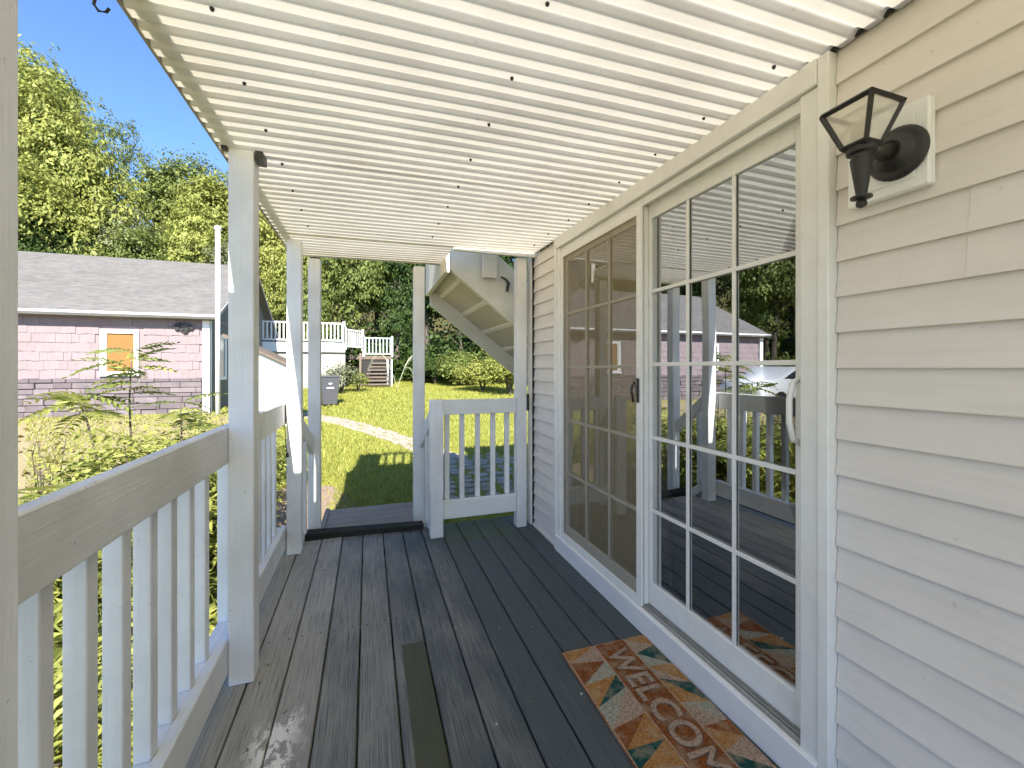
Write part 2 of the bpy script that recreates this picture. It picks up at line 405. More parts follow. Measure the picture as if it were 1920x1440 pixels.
# cap of the near rail: thin grey board behind the top rail
# short railing at the far end
er = thing('end_railing', (0.83, 3.24, 0), 'short white railing with four slats beside the house corner', 'railing')
bx('newel_post', 0.440, 0.535, 3.165, 3.255, 0.0, 1.03, WHITE, er, 0.004)
bx('top_rail', 0.536, 1.121, 3.19, 3.228, 0.915, 1.028, WHITE_X, er, 0.003)
bx('bottom_rail', 0.536, 1.121, 3.19, 3.228, 0.125, 0.262, WHITE_X, er, 0.003)
src = None
for x in (0.575, 0.692, 0.817, 0.942, 1.06):
    if src is None:
        src = MB().box(-0.0175, 0.0175, -0.0175, 0.0175, 0, 0.655).build('baluster', WHITE, er, 0.002, local=True); src.location = (x-0.83, 0.007, 0.261)
    else: copy_part(src, er, (x-0.83, 0.007, 0.261))
# steps beyond the threshold
stp = thing('wooden_steps', (0.0, 4.0, -0.36), 'weathered wooden steps leading down to the lawn', 'steps')
STEPW = paint('weathered_step_wood', (0.33, 0.27, 0.22), (1.5, 26, 26), 0.5, 0.85, (0.14, 0.13, 0.09), 0.5)
for i in range(6): bx('tread_board', -0.36, 0.52, 3.72+i*0.147, 3.72+i*0.147+0.139, -0.185+random.uniform(-.003, .003), -0.150, STEPW, stp, 0.003)
MB().prism([(-0.40, 3.56, -0.10), (-0.40, 4.62, -0.14), (-0.40, 4.62, -0.42), (-0.40, 3.56, -0.42)], (0.038, 0, 0)).build('stringer', STEPW, stp, 0.003)
MB().prism([(0.525, 3.70, -0.12), (0.525, 4.62, -0.14), (0.525, 4.62, -0.42), (0.525, 3.70, -0.42)], (0.038, 0, 0)).build('stringer', STEPW, stp, 0.003)
# sloping stair rails either side of the way out
def stair_rail(xa, xb, ya, yb, label):
    r = thing('stair_railing', ((xa+xb)/2, (ya+yb)/2, 0), label, 'railing', 'sloping rails beside the way out')
    def seg(z0, z1, name):
        MB().prism([(xa-0.018, ya, z0), (xa+0.018, ya, z0), (xa+0.018, ya, z1), (xa-0.018, ya, z1)], (xb-xa, yb-ya, -0.30)).build(name, WHITE_Y, r, 0.003)
    seg(0.90, 1.03, 'top_rail'); seg(0.10, 0.20, 'bottom_rail')
    for f in (0.25, 0.6):
        x, y = xa+(xb-xa)*f, ya+(yb-ya)*f
        bx('baluster', x-0.017, x+0.017, y-0.017, y+0.017, 0.20-0.3*f, 0.90-0.3*f, WHITE, r)
stair_rail(-0.500, -0.415, 3.292, 3.598, 'sloping white rail joining the two left posts of the way out')
stair_rail(0.495, 0.425, 3.257, 3.598, 'sloping white rail joining the short railing to the slim post')

# ---------------------------------------------------------------- porch roof: corrugated sheets
roof = thing('porch_roof', (0.35, 1, 2.16), 'cream corrugated roof sheets over the porch', 'roof')
PITCH = 0.068
def corr(y):                                # broad flats low, narrow ribs up
    a = (y/PITCH) % 1.0; q = abs(a-0.5)*2     # 0 at rib top
    return 0.0145*smooth01((0.56-q)*2.0)
def sheet(xa, xb, ya, yb, dz, name='corrugated_sheet'):
    m = MB(); n = int((yb-ya)/PITCH*16)
    xs = np.linspace(xa, xb, 5)
    for j in range(n+1):
        y = ya+(yb-ya)*j/n
        for x in xs:
            tt = (x+0.55)/1.82
            sag = -0.004*math.sin(y*2.3+0.6)*math.sin(x*3+1) + 0.002*math.sin(y*9+x*4)
            m.v.append((x, y, 2.148+0.026*tt+corr(y)+sag*0.6+dz))
    k = len(xs); base = len(m.v)
    m.v += [(a, b, c+0.0012) for a, b, c in m.v]
    for j in range(n):
        for i in range(k-1):
            a = j*k+i; m.f.append((a, a+1, a+k+1, a+k)); m.f.append((base+a, base+a+k, base+a+k+1, base+a+1)); m.m += [0, 0]
    o = m.build(name, CORR, roof, smooth=True); return o
sheet(-0.56, 1.2685, -2.7, 0.60, 0.006)
sheet(-0.56, 1.2685, 0.56, 2.015, 0.000)
bx('rib_gap_shade', 1.262, 1.268, -2.7, 3.10, 2.179, 2.2055, DARKGAP, roof, 0)  # dark strip standing in for the shade in the rib gaps
bx('sun_leak_stop', 1.245, 1.2845, -2.7, 3.10, 2.206, 2.24, DARKGAP, roof)  # unseen strip added above the sheets to stop sun leaking down the wall
sheet(-0.56, 1.2685, 1.99, 3.12, 0.003)
sheet(-0.56, 0.60, 3.095, 3.70, 0.000)
# extra strip out of view, added to keep sun off the wide post
sheet(-1.0, -0.545, -2.7, 1.235, 0.010)
sc = None
for X_ in (-0.356, 0.415, 1.15):
    y = 1.222-4*0.2776
    while y < 3.05:
        z = 2.148+0.026*(X_+0.55)/1.82-0.002
        if sc is None:
            sc = MB().tube([(0, 0, 0.004), (0, 0, -0.002), (0, 0, -0.006)], [0.0055, 0.0055, 0.003], 8).build('roof_screw', BLACK, roof, local=True)
            sc.location = Vector((X_, y, z))-roof.location
        else: copy_part(sc, roof, Vector((X_+random.uniform(-.006, .006), y+random.uniform(-.01, .01), z))-roof.location)
        y += 0.2776
bx('eave_beam', -0.545, -0.505, -2.7, 3.68, 2.174, 2.235, DARKGAP, roof)
bx('end_beam', -0.505, 0.60, 3.655, 3.695, 2.172, 2.235, DARKGAP, roof)
bx('eave_flashing', -0.572, -0.561, 1.03, 3.70, 2.150, 2.176, plain('flashing', (0.30, 0.28, 0.26), 0.6), roof)
# hook hanging at the eave
hk = MB().tube([(0, 0, 0.06), (0.004, 0, 0.02), (-0.004, 0, 0.0), (-0.016, 0, -0.016), (-0.019, 0, -0.034), (-0.010, 0, -0.047), (0.004, 0, -0.046), (0.010, 0, -0.036)], 0.0032, 6).build('hook', BLACK, smooth=True)
hk.location = (-0.585, 1.245, 2.150); tag(hk, 'black metal hook hanging from the roof edge above the railing', 'hook')

# upper terrace over the porch (its railing throws the shadow on the lawn)
up = thing('stair_landing', (0.3, 3, 2.24), 'landing with white railing above the far end of the porch roof', 'landing')
bx('landing_floor', -0.50, 0.58, 3.54, 3.68, 2.240, 2.32, DARKGAP, up)
def terrace_rail(pts):
    (xa, ya), (xb, yb) = pts
    L = math.hypot(xb-xa, yb-ya)
    bx('top_rail', xa-0.02, xb+0.02, ya-0.02, yb+0.02, 3.05, 3.14, WHITE_X, up)
    bx('bottom_rail', xa-0.02, xb+0.02, ya-0.02, yb+0.02, 2.321, 2.46, WHITE_X, up)
    n = int(L/0.13)
    m0 = None
    for i in range(n):
        f = (i+0.5)/n
        if m0 is None:
            m0 = MB().box(-0.019, 0.019, -0.019, 0.019, 0, 0.59).build('baluster', WHITE, up, local=True); m0.location = Vector((xa+(xb-xa)*f, ya+(yb-ya)*f, 2.46))-up.location
        else: copy_part(m0, up, Vector((xa+(xb-xa)*f, ya+(yb-ya)*f, 2.46))-up.location)
terrace_rail(((-0.12, 3.62), (0.57, 3.62)))
bx('shade_panel', -0.50, -0.141, 3.605, 3.635, 2.321, 3.14, WHITE_X, up)  # solid board for the unbroken left part of the lawn shadow
bx('shade_panel', 0.605, 1.262, 3.125, 3.155, 2.150, 3.10, WHITE_X, up)  # added out of view to keep the stair's side panel in shade

# ---------------------------------------------------------------- the house
house = thing('house', (1.3, 1, 0), 'house with warm grey lap siding and a white sliding door', 'house')
COURSE = 0.1015
XS = 1.27
def siding_run(y0, y1, ztop, z0k=-13, seams=()):
    k = z0k
    while True:
        z = H+k*COURSE
        if z > ztop-0.01: break
        za, zb = max(z, 0.004), min(z+COURSE, ztop)
        cuts = [y0]+[s for kk, s in seams if kk == k]+[y1]
        for a, b in zip(cuts[:-1], cuts[1:]):
            lap = 0.0015 if a > y0 else 0
            f = (zb-za)/COURSE
            pr = [(XS-0.001+lap, a, za), (XS+0.013, a, za), (XS+0.013, a, zb), (XS+0.010+lap, a, zb), (XS+0.0035+lap, a, za+(zb-za)*0.35), (XS-0.001+lap, a, za+0.004)]
            MB().prism(pr, (0, b-a-0.0008, 0)).build('siding_board', SIDING, house)
        k += 1
siding_run(-2.7, 0.850, 2.19, -13, ((2, 0.572), (3, 0.567), (-9, 0.20), (-4, -0.6), (0, -1.0)))
siding_run(2.738, 3.195, 2.19)
# sheathing behind
m = MB(); m.box(1.284, 1.40, -2.7, 0.849, 0, 2.36); m.box(1.284, 1.40, 2.70, 3.27, 0, 2.36); m.box(1.284, 1.40, 0.849, 2.70, 2.15, 2.36)
m.build('wall_sheathing', SIDING, house)
bx('corner_trim', 1.245, 1.284, 3.197, 3.262, 0.0, 2.19, TRIM, house, 0.003)
bx('corner_trim', 1.262, 1.2835, 3.186, 3.1965, 0.0, 2.19, DARKGAP, house, 0.0)
bx('base_flashing', 1.258, 1.268, 2.742, 3.18, 0.0, 0.022, TRIM, house)
bx('end_wall', 1.40, 5.0, 3.20, 3.262, -0.4, 3.45, SIDING, house)
bx('upper_wall', 1.285, 1.40, -2.7, 3.262, 2.362, 3.45, SIDING, house)
bx('upper_roof', 1.25, 5.1, -2.8, 3.28, 3.452, 3.55, ROOF, house)
# dim room behind the glass
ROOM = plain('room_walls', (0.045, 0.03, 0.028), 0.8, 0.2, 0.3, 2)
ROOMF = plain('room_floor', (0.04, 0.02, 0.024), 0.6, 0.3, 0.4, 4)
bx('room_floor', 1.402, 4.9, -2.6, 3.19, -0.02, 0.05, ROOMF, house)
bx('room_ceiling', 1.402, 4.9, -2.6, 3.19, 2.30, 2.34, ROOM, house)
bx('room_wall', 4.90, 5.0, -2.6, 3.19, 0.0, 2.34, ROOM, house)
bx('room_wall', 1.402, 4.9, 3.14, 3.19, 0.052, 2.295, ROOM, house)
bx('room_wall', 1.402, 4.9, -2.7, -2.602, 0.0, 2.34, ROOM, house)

# door frame
T = TRIM
MB().box(1.243, 1.284, 0.851, 0.884, 0.0, 2.178).build('door_casing', T, house, 0.003)
MB().box(1.250, 1.40, 0.8845, 0.941, 0.10, 2.098).build('door_jamb', T, house, 0.003)
MB().box(1.243, 1.284, 2.700, 2.737, 0.0, 2.178).build('door_casing', T, house, 0.003)
MB().box(1.250, 1.40, 2.648, 2.6995, 0.10, 2.098).build('door_jamb', T, house, 0.003)
MB().box(1.240, 1.2835, 0.8845, 2.6995, 2.100, 2.180).build('door_header', T, house, 0.003)
m = MB(); m.box(1.262, 1.278, 0.9415, 2.6475, 2.058, 2.0985); m.box(1.279, 1.300, 0.9415, 2.6475, 2.068, 2.0985); m.box(1.301, 1.318, 0.9415, 2.6475, 2.050, 2.0985); m.box(1.319, 1.40, 0.9415, 2.6475, 2.068, 2.0985)
m.build('head_track', T, house, 0.0015)
MB().box(1.236, 1.262, 0.8845, 2.6995, 0.001, 0.108).build('sill_board', paint('sill_paint', (0.80, 0.80, 0.80), (26, 1.5, 26), 0.2), house, 0.003)
m = MB()
for xa, xb, zt in ((1.2625, 1.270, 0.104), (1.270, 1.276, 0.114), (1.276, 1.284, 0.098), (1.284, 1.288, 0.118), (1.288, 1.298, 0.098), (1.298, 1.303, 0.116), (1.303, 1.40, 0.098)):
    m.box(xa, xb, 0.9415, 2.6475, 0.05, zt)
m.build('sill_track', plain('aluminium_track', (0.50, 0.48, 0.44), 0.4, 0.5, 0.35, 20, 0.3), house)

def door_panel(name, label, x, th, y0, y1, z0, z1, st, rb, rt, cols=3, rows=5):
    p = MB()
    p.box(x, x+th, y0, y0+st, z0, z1); p.box(x, x+th, y1-st, y1, z0, z1)
    p.box(x, x+th, y0+st, y1-st, z0, z0+rb); p.box(x, x+th, y0+st, y1-st, z1-rt, z1)
    o = p.build(name, T, house, 0.0025)
    if label: o['label'] = label
    ya, yb, za, zb = y0+st, y1-st, z0+rb, z1-rt
    gx = x+th*0.35
    MB().poly([(gx, ya-0.004, za-0.004), (gx, yb+0.004, za-0.004), (gx, yb+0.004, zb+0.004), (gx, ya-0.004, zb+0.004)]).build('glass_pane', GLASS, o)
    for c in range(1, cols):
        yc = ya+(yb-ya)*c/cols; bx('muntin', gx-0.010, gx-0.003, yc-0.0085, yc+0.0085, za, zb, T, o, 0.0015)
    for r in range(1, rows):
        zc = za+(zb-za)*r/rows; bx('muntin', gx-0.0105, gx-0.0035, ya, yb, zc-0.0085, zc+0.0085, T, o, 0.0015)
    return o
d1 = door_panel('sliding_panel', 'near sliding glass panel with a white pull handle', 1.303, 0.034, 0.9415, 1.785, 0.117, 2.058, 0.055, 0.108, 0.062)
d2 = door_panel('sliding_panel', 'far glass panel behind the insect screen', 1.276, 0.0255, 1.745, 2.6475, 0.115, 2.060, 0.058, 0.085, 0.065)
for o in (d1, d2): pass
# handles
MB().tube([(1.300, 0.970, 1.24), (1.262, 0.972, 1.225), (1.250, 0.975, 1.17), (1.250, 0.975, 1.10), (1.262, 0.972, 1.045), (1.300, 0.970, 1.03)], 0.009, 8).build('handle', T, d1, smooth=True)
MB().box(1.296, 1.3025, 0.952, 0.990, 1.02, 1.25).build('handle_plate', T, d1, 0.002)
# screen in front of the far panel
scr = MB(); x, th = 1.256, 0.0135
ya, yb = 1.742, 2.6475
scr.box(x, x+th, ya, ya+0.042, 0.111, 2.060).box(x, x+th, yb-0.030, yb, 0.111, 2.060).box(x, x+th, ya+0.042, yb-0.030, 0.111, 0.150).box(x, x+th, ya+0.042, yb-0.030, 2.025, 2.060)
so_ = scr.build('screen_panel', T, house, 0.002)
MB().poly([(x+0.006, ya+0.04, 0.148), (x+0.006, yb-0.028, 0.148), (x+0.006, yb-0.028, 2.027), (x+0.006, ya+0.04, 2.027)]).build('screen_mesh', SCREEN, so_)
MB().box(1.249, 1.2555, 1.755, 1.775, 1.10, 1.22).build('handle', BLACK, so_, 0.003)
MB().tube([(1.252, 1.79, 1.20), (1.240, 1.795, 1.18), (1.238, 1.797, 1.15), (1.246, 1.79, 1.10)], 0.006, 6).build('handle', BLACK, so_, smooth=True)
# curtain inside
cm = MB(); n = 60
for i in range(n+1):
    y = 1.86+1.22*i/n; xx = 1.52+0.03*math.sin(i*1.1)+0.01*math.sin(i*2.7)
    cm.v += [(xx, y, 0.10), (xx, y, 2.22)]
for i in range(n): cm.f.append((2*i, 2*i+2, 2*i+3, 2*i+1)); cm.m.append(0)
cu = cm.build('curtain', plain('curtain_cloth', (0.30, 0.23, 0.16), 0.9, 0.1, 0.3, 3), smooth=True)
tag(cu, 'brown curtain hanging inside behind the screened glass panel', 'curtain')

# ---------------------------------------------------------------- lantern on its block
blk = bx('mounting_block', 1.246, 1.272, 0.623, 0.803, 1.704, 1.914, plain('block_white', (0.84, 0.84, 0.80), 0.4, 0.3, 0.05, 4), house, 0.004)
bx('block_panel', 1.2425, 1.2455, 0.650, 0.778, 1.730, 1.888, plain('block_white_inner', (0.84, 0.84, 0.80), 0.4, 0.3, 0.05, 4), blk, 0.002)
lan = thing('wall_lantern', (1.12, 0.69, 1.66), 'black carriage wall lantern with glass panes on a white block', 'lantern')
cx, cy = 1.12, 0.690
m = MB(); m.tube([(1.2420, 0.683, 1.800), (1.236, 0.683, 1.800), (1.228, 0.683, 1.800), (1.224, 0.683, 1.800), (1.218, 0.683, 1.800), (1.205, 0.683, 1.800)], [0.064, 0.064, 0.058, 0.046, 0.040, 0.026], 28)
m.build('backplate', BLACK, lan, smooth=False)
MB().tube([(1.212, 0.683, 1.800), (1.18, 0.685, 1.792), (1.15, 0.688, 1.785), (1.12, 0.69, 1.783)], [0.022, 0.013, 0.011, 0.011], 12).build('arm', BLACK, lan, smooth=True)
at, ab, zt, zb = 0.055, 0.026, 1.892, 1.802
fr = MB(); r_ = 0.0072
def cor(a, z): return [(cx-a, cy-a, z), (cx+a, cy-a, z), (cx+a, cy+a, z), (cx-a, cy+a, z)]
tc, bc = cor(at, zt), cor(ab, zb)
for i in range(4):
    j = (i+1) % 4
    fr.tube([tc[i], bc[i]], [r_, r_*0.9], 4); fr.tube([tc[i], tc[j]], r_, 4); fr.tube([bc[i], bc[j]], r_, 4)
fr.box(cx-ab, cx+ab, cy-ab, cy+ab, zb-0.006, zb+0.002)
fr.build('cage', BLACK, lan)
for i in range(4):
    j = (i+1) % 4
    MB().poly([tc[i], tc[j], bc[j], bc[i]]).build('glass_pane', LGLASS, lan)
MB().tube([(cx, cy, zb), (cx, cy, zb+0.02), (cx, cy, zb+0.03), (cx, cy, zb+0.055), (cx, cy, zb+0.07)], [0.012, 0.012, 0.02, 0.022, 0.008], 12).build('bulb', plain('bulb_glass', (0.75, 0.70, 0.5), 0.2), lan, smooth=True)
tl = [(0.030, 1.796), (0.030, 1.785), (0.021, 1.780), (0.020, 1.772), (0.023, 1.770), (0.012, 1.692), (0.0105, 1.684), (0.022, 1.681), (0.022, 1.677), (0.009, 1.672), (0.0115, 1.665), (0.010, 1.658), (0.003, 1.654)]
MB().tube([(cx, cy, z) for r0, z in tl], [r0 for r0, z in tl], 18).build('tail', BLACK, lan, smooth=False)

# ---------------------------------------------------------------- doormat
def fibre(name, col):
    m, t, b = nodes(name, 1.0, 0.05); n = noise(t, 160, 3); n2 = noise(t, 22, 5)
    c = mix(t, ramp(t, n, [(0.35, 0.75), (0.62, 0.0)]), col, tuple(x*0.25 for x in col))
    c = mix(t, ramp(t, n2, [(0.45, 0.0), (0.7, 0.55)]), c, (0.36, 0.28, 0.18))
    t.links.new(c, b.inputs['Base Color']); bump(t, b, n, 0.9, 0.004); return m
MC = [fibre('mat_rust', (0.25, 0.085, 0.028)), fibre('mat_ochre', (0.42, 0.20, 0.065)), fibre('mat_teal', (0.02, 0.085, 0.075)),
      fibre('mat_pale', (0.36, 0.36, 0.29)), fibre('mat_blush', (0.42, 0.30, 0.22)), fibre('mat_piping', (0.50, 0.33, 0.22))]
mat_ = thing('doormat', (1.03, 1.28, 0.0), 'patchwork doormat with WELCOME lettering beside the door sill', 'doormat', rz=R(-1.2))
mz = 0.009; X0, X1, Y0, Y1 = -0.228, 0.2, -0.385, 0.42
m = MB(); m.box(X0, X1, Y0, Y1, 0.0015, mz, 5); m.build('backing', MC, mat_, 0.003, local=True)
BL, BR = -0.068, 0.083
m = MB(); z = mz+0.0012
def strip(xa, xb, seq, first):
    y = Y1-0.008; side = first; a = Vector((xa, y, z)); b = Vector((xb, y, z)); i = 0
    while True:
        st = 0.045+0.035*((i*37) % 5)/4
        if side: na = a-Vector((0, st*1.6, 0)); tri = [a, b, na]
        else: nb = b-Vector((0, st*1.6, 0)); tri = [a, b, nb]
        if (na if side else nb).y < Y0+0.01: break
        m.poly(tri, seq[i % len(seq)])
        if side: a = na
        else: b = nb
        side = not side; i += 1
    m.poly([a, b, Vector((xb, Y0+0.01, z)), Vector((xa, Y0+0.01, z))], 4)
strip(X0+0.008, BL-0.003, [1, 4, 0, 3, 1, 2, 3, 4, 0, 1, 2], True)
strip(BR+0.003, X1-0.006, [1, 4, 2, 3, 1, 4, 2, 1, 3, 4, 0], False)
m.poly([(BL+0.003, Y1-0.008, z), (BR-0.003, Y1-0.008, z), (BR-0.003, Y0+0.01, z), (BL+0.003, Y0+0.01, z)], 0)
m.build('patchwork', MC, mat_, local=True)
cv = bpy.data.curves.new('lettering', 'FONT'); cv.body = 'WELCOME'; cv.size = 0.142; cv.extrude = 0.0; cv.bevel_depth = 0.0044; cv.bevel_resolution = 0; cv.space_character = 1.04
to = bpy.data.objects.new('tmp', cv); C.objects.link(to)
bpy.context.view_layer.update()
me = bpy.data.meshes.new_from_object(to.evaluated_get(bpy.context.evaluated_depsgraph_get()))
bpy.data.objects.remove(to); me.materials.clear(); me.materials.append(MC[4])
xs_ = [v.co.x for v in me.vertices]; ys_ = [v.co.y for v in me.vertices]
L_, W_ = max(xs_)-min(xs_), max(ys_)-min(ys_); x0_, y0_ = min(xs_), min(ys_)
for v in me.vertices:
    px, py = (v.co.x-x0_)/L_, (v.co.y-y0_)/W_
    v.co = Vector((BL+0.020+py*(BR-BL-0.040), Y1-0.055-px*0.700, z+0.0030+v.co.z*0.6))
lo = bpy.data.objects.new('lettering', me); C.objects.link(lo); lo.parent = mat_

# ---------------------------------------------------------------- exterior stair at the corner
st = thing('exterior_staircase', (1.2, 4.0, 1.6), 'cream wooden staircase climbing to the terrace above the porch end', 'staircase')
CREAM = paint('cream_stair_paint', (0.80, 0.77, 0.67), (3, 20, 8), 0.3)
sx0, sz0, slope = 0.635, 2.10, -0.79
def sp(x, dz=0): return sz0+slope*(x-sx0)+dz
yn, yf = 3.45, 4.60
xe = 3.6
def board(name, ya, yb, da, db, xa=sx0, xb=xe, mt=CREAM):
    return MB().prism([(xa, ya, sp(xa, da)), (xb, ya, sp(xb, da)), (xb, ya, sp(xb, db)), (xa, ya, sp(xa, db))], (0, yb-ya, 0)).build(name, mt, st, 0.002)
board('side_panel', yn, yn+0.03, 0.015, 0.46)
board('stringer', yn-0.012, yn+0.045, -0.02, 0.012)
board('stringer', yf, yf+0.04, -0.15, 0.26)
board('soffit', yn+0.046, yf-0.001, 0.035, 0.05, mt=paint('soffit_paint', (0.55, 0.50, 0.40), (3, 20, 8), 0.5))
x = sx0+0.10
while x < xe:
    zt_ = sp(x, 0.0)
    MB().prism([(x, yn+0.047, sp(x, 0.022)), (x+0.03, yn+0.047, sp(x+0.03, 0.022)), (x+0.03, yn+0.047, sp(x+0.03, 0.034)), (x, yn+0.047, sp(x, 0.034))], (0, yf-yn-0.05, 0)).build('cleat', CREAM, st)
    bx('tread', x, x+0.24, yn+0.05, yf-0.003, zt_+0.26, zt_+0.29, CREAM, st, 0)
    x += 0.235
MB().prism([(sx0-0.045, yn-0.012, 2.05), (sx0-0.003, yn-0.012, 2.05), (sx0-0.003, yn-0.012, 2.42), (sx0-0.045, yn-0.012, 2.42)], (0, yf-yn+0.05, 0)).build('end_board', CREAM, st, 0.003)
bx('landing_post', 0.90, 1.02, 3.38, 3.43, 2.02, 2.9, CREAM, st, 0.003)
bx('stair_post', 3.5, 3.6, 3.45, 3.55, -0.4, 0.3, CREAM, st, 0.003)
MB().tube([(1.12, 3.42, 1.92), (1.125, 3.40, 1.99), (1.10, 3.40, 2.02), (1.06, 3.40, 2.035)], [0.012, 0.016, 0.01, 0.008], 6).build('bracket', BLACK, st)

# ---------------------------------------------------------------- pink house
PX0, PX1, PY0, PY1 = -14.2, -4.37, 14.45, 22.6
pgz = -0.05; eave = 2.72; ridge = 5.15; base = 0.98
ph = thing('pink_house', (-9, 18, pgz), 'low pink shingled house with grey roof and boarded window', 'house')
bx('wall', PX0, PX1, PY0+0.03, PY1, -0.3, eave, PINK, ph, 0)
GABLE = plain('gable_siding', (0.17, 0.165, 0.16), 0.85, 0.2, 0.2, 3)
PY = (PY0+PY1)/2
for xa, xb in ((PX1-0.04, PX1+0.002), (PX0-0.002, PX0+0.04)):
    MB().prism([(xa, PY0+0.04, eave-0.002), (xa, PY1-0.01, eave-0.002), (xa, PY, ridge-0.05)], (xb-xa, 0, 0)).build('gable', GABLE, ph)
bx('side_cladding', PX1+0.004, PX1+0.016, PY0+0.2, PY1-0.05, pgz, eave-0.05, GABLE, ph, 0)
wx0, wx1, wz0, wz1 = -6.87, -6.02, 1.12, 2.32
# shingles (front)
sm = MB().prism([(0, 0, 0), (0.1625, 0, 0), (0.1625, 0.012, 0.245), (0, 0.012, 0.245)], (0, 0.016, 0)).build('shingle', PINK, ph, local=True)
rows = int((eave-base)/0.243)+1; first = True; rest = MB()
for rI in range(rows):
    z = base+rI*0.2425; x = PX1-0.155-0.1635-(0.08 if rI % 2 else 0)
    while x > PX0+0.1:
        if not (x+0.16 > wx0-0.02 and x < wx1+0.02 and z+0.2 > wz0 and z < wz1) and z+0.24 < eave+0.01:
            jx, jy, jz = x+random.uniform(-.002, .002), PY0+random.uniform(-.006, .004), z+random.uniform(-.012, .012)
            if x > -8.9:
                loc = Vector((jx, jy, jz))-ph.location
                if first: sm.location = loc; first = False
                else: copy_part(sm, ph, loc)
            else: rest.prism([(jx, jy, jz), (jx+.1625, jy, jz), (jx+.1625, jy+.012, jz+.245), (jx, jy+.012, jz+.245)], (0, 0.016, 0))
        x -= 0.1642
tag(rest.build('shingles', PINK, ph), kind='stuff')
# stone base
seen = 0
z = pgz-0.15
while z < base-0.02:
    hgt = random.uniform(0.10, 0.19); x = PX0
    hgt = min(hgt, base-z)
    while x < PX1-0.2:
        L = random.uniform(0.25, 0.62); L = min(L, PX1-0.16-x)
        bx('stone', x+0.003, x+L-0.003, PY0-0.06+random.uniform(-.03, .02), PY0+0.029, z+0.003+random.uniform(0, .006), z+hgt-0.003, WALLSTONE, ph, 0.014)
        x += L; seen += 1
    z += hgt
# window with plywood
wf = MB(); a = 0.10
wf.box(wx0, wx0+a, PY0-0.03, PY0+0.03, wz0, wz1).box(wx1-a, wx1, PY0-0.03, PY0+0.03, wz0, wz1).box(wx0+a, wx1-a, PY0-0.03, PY0+0.03, wz1-a, wz1).box(wx0-0.03, wx1+0.03, PY0-0.05, PY0+0.03, wz0-0.07, wz0)
wf.box(wx0+a, wx1-a, PY0-0.02, PY0+0.03, wz0, wz0+0.05).box(wx0+a, wx0+a+0.04, PY0-0.01, PY0+0.03, wz0+0.05, wz1-a)
wo_ = wf.build('window', FARWHITE, ph); wo_['label'] = 'white window frame boarded up with orange plywood'
bx('board_panel', wx0+a+0.041, wx1-a-0.001, PY0+0.015, PY0+0.03, wz0+0.051, wz1-a-0.001, PLY, wo_, 0)
# second window (seen in the glass door)
wf = MB(); ax0, ax1 = -11.7, -10.85
wf.box(ax0, ax0+a, PY0-0.03, PY0+0.03, wz0, wz1).box(ax1-a, ax1, PY0-0.03, PY0+0.03, wz0, wz1).box(ax0+a, ax1-a, PY0-0.03, PY0+0.03, wz1-a, wz1).box(ax0+a, ax1-a, PY0-0.03, PY0+0.03, wz0, wz0+a)
w2 = wf.build('window', FARWHITE, ph); bx('pane', ax0+a, ax1-a, PY0-0.02, PY0-0.01, wz0+a, wz1-a, plain('dark_pane', (0.03, 0.035, 0.04), 0.1, 0.6, 0.1), w2, 0)
bx('corner_board', PX1-0.15, PX1+0.03, PY0-0.035, PY0+0.028, pgz-0.1, eave-0.08, FARWHITE, ph)
bx('corner_board', PX0-0.03, PX0+0.15, PY0-0.065, PY0+0.028, base, eave-0.08, FARWHITE, ph)
bx('corner_board', PX1+0.017, PX1+0.03, PY0-0.03, PY0+0.15, pgz-0.1, eave-0.08, FARWHITE, ph)
bx('fascia', PX0-0.2, PX1+0.25, PY0-0.33, PY0-0.28, eave-0.06, eave+0.06, FARWHITE, ph)
bx('soffit', PX0-0.2, PX1+0.25, PY0-0.28, PY0+0.03, eave-0.075, eave-0.05, GABLE, ph)
# side window / door
wf = MB(); X_ = PX1+0.018
wf.box(X_, X_+0.05, 15.0, 15.1, 0.9, 2.3).box(X_, X_+0.05, 15.75, 15.85, 0.9, 2.3).box(X_, X_+0.05, 15.1, 15.75, 2.2, 2.3).box(X_, X_+0.05, 15.1, 15.75, 0.9, 1.0)
w3 = wf.build('window', FARWHITE, ph); bx('pane', X_, X_+0.02, 15.1, 15.75, 1.0, 2.2, plain('grey_pane', (0.22, 0.22, 0.21), 0.2, 0.5, 0.1), w3, 0)
# stepped shingle courses
def roof_side(sgn, name):
    m = MB(); n = 34
    ye = (PY0-0.36) if sgn < 0 else (PY1+0.36)
    for i in range(n):
        a0, a1 = i/n, (i+1)/n
        ya, yb = ye+(PY-ye)*a0, ye+(PY-ye)*a1
        za, zb_ = eave-0.02+(ridge-eave+0.02)*a0, eave-0.02+(ridge-eave+0.02)*a1
        m.poly([(PX0-0.25, ya, za+0.016), (PX1+0.28, ya, za+0.016), (PX1+0.28, yb, zb_), (PX0-0.25, yb, zb_)])
        m.poly([(PX0-0.25, ya, za), (PX1+0.28, ya, za), (PX1+0.28, ya, za+0.016), (PX0-0.25, ya, za+0.016)])
    m.poly([(PX0-0.25, ye, eave-0.05), (PX1+0.28, ye, eave-0.05), (PX1+0.28, PY, ridge-0.05), (PX0-0.25, PY, ridge-0.05)])
    return m.build(name, ROOF, ph)
roof_side(-1, 'roof'); roof_side(1, 'roof')
RK = plain('rake_board', (0.42, 0.40, 0.38), 0.8)
for ye in (PY0-0.36, PY1+0.36):
    MB().prism([(PX1+0.281, ye, eave-0.10), (PX1+0.281, PY, ridge-0.10), (PX1+0.281, PY, ridge+0.01), (PX1+0.281, ye, eave+0.0)], (0.02, 0, 0)).build('rake_board', RK, ph)
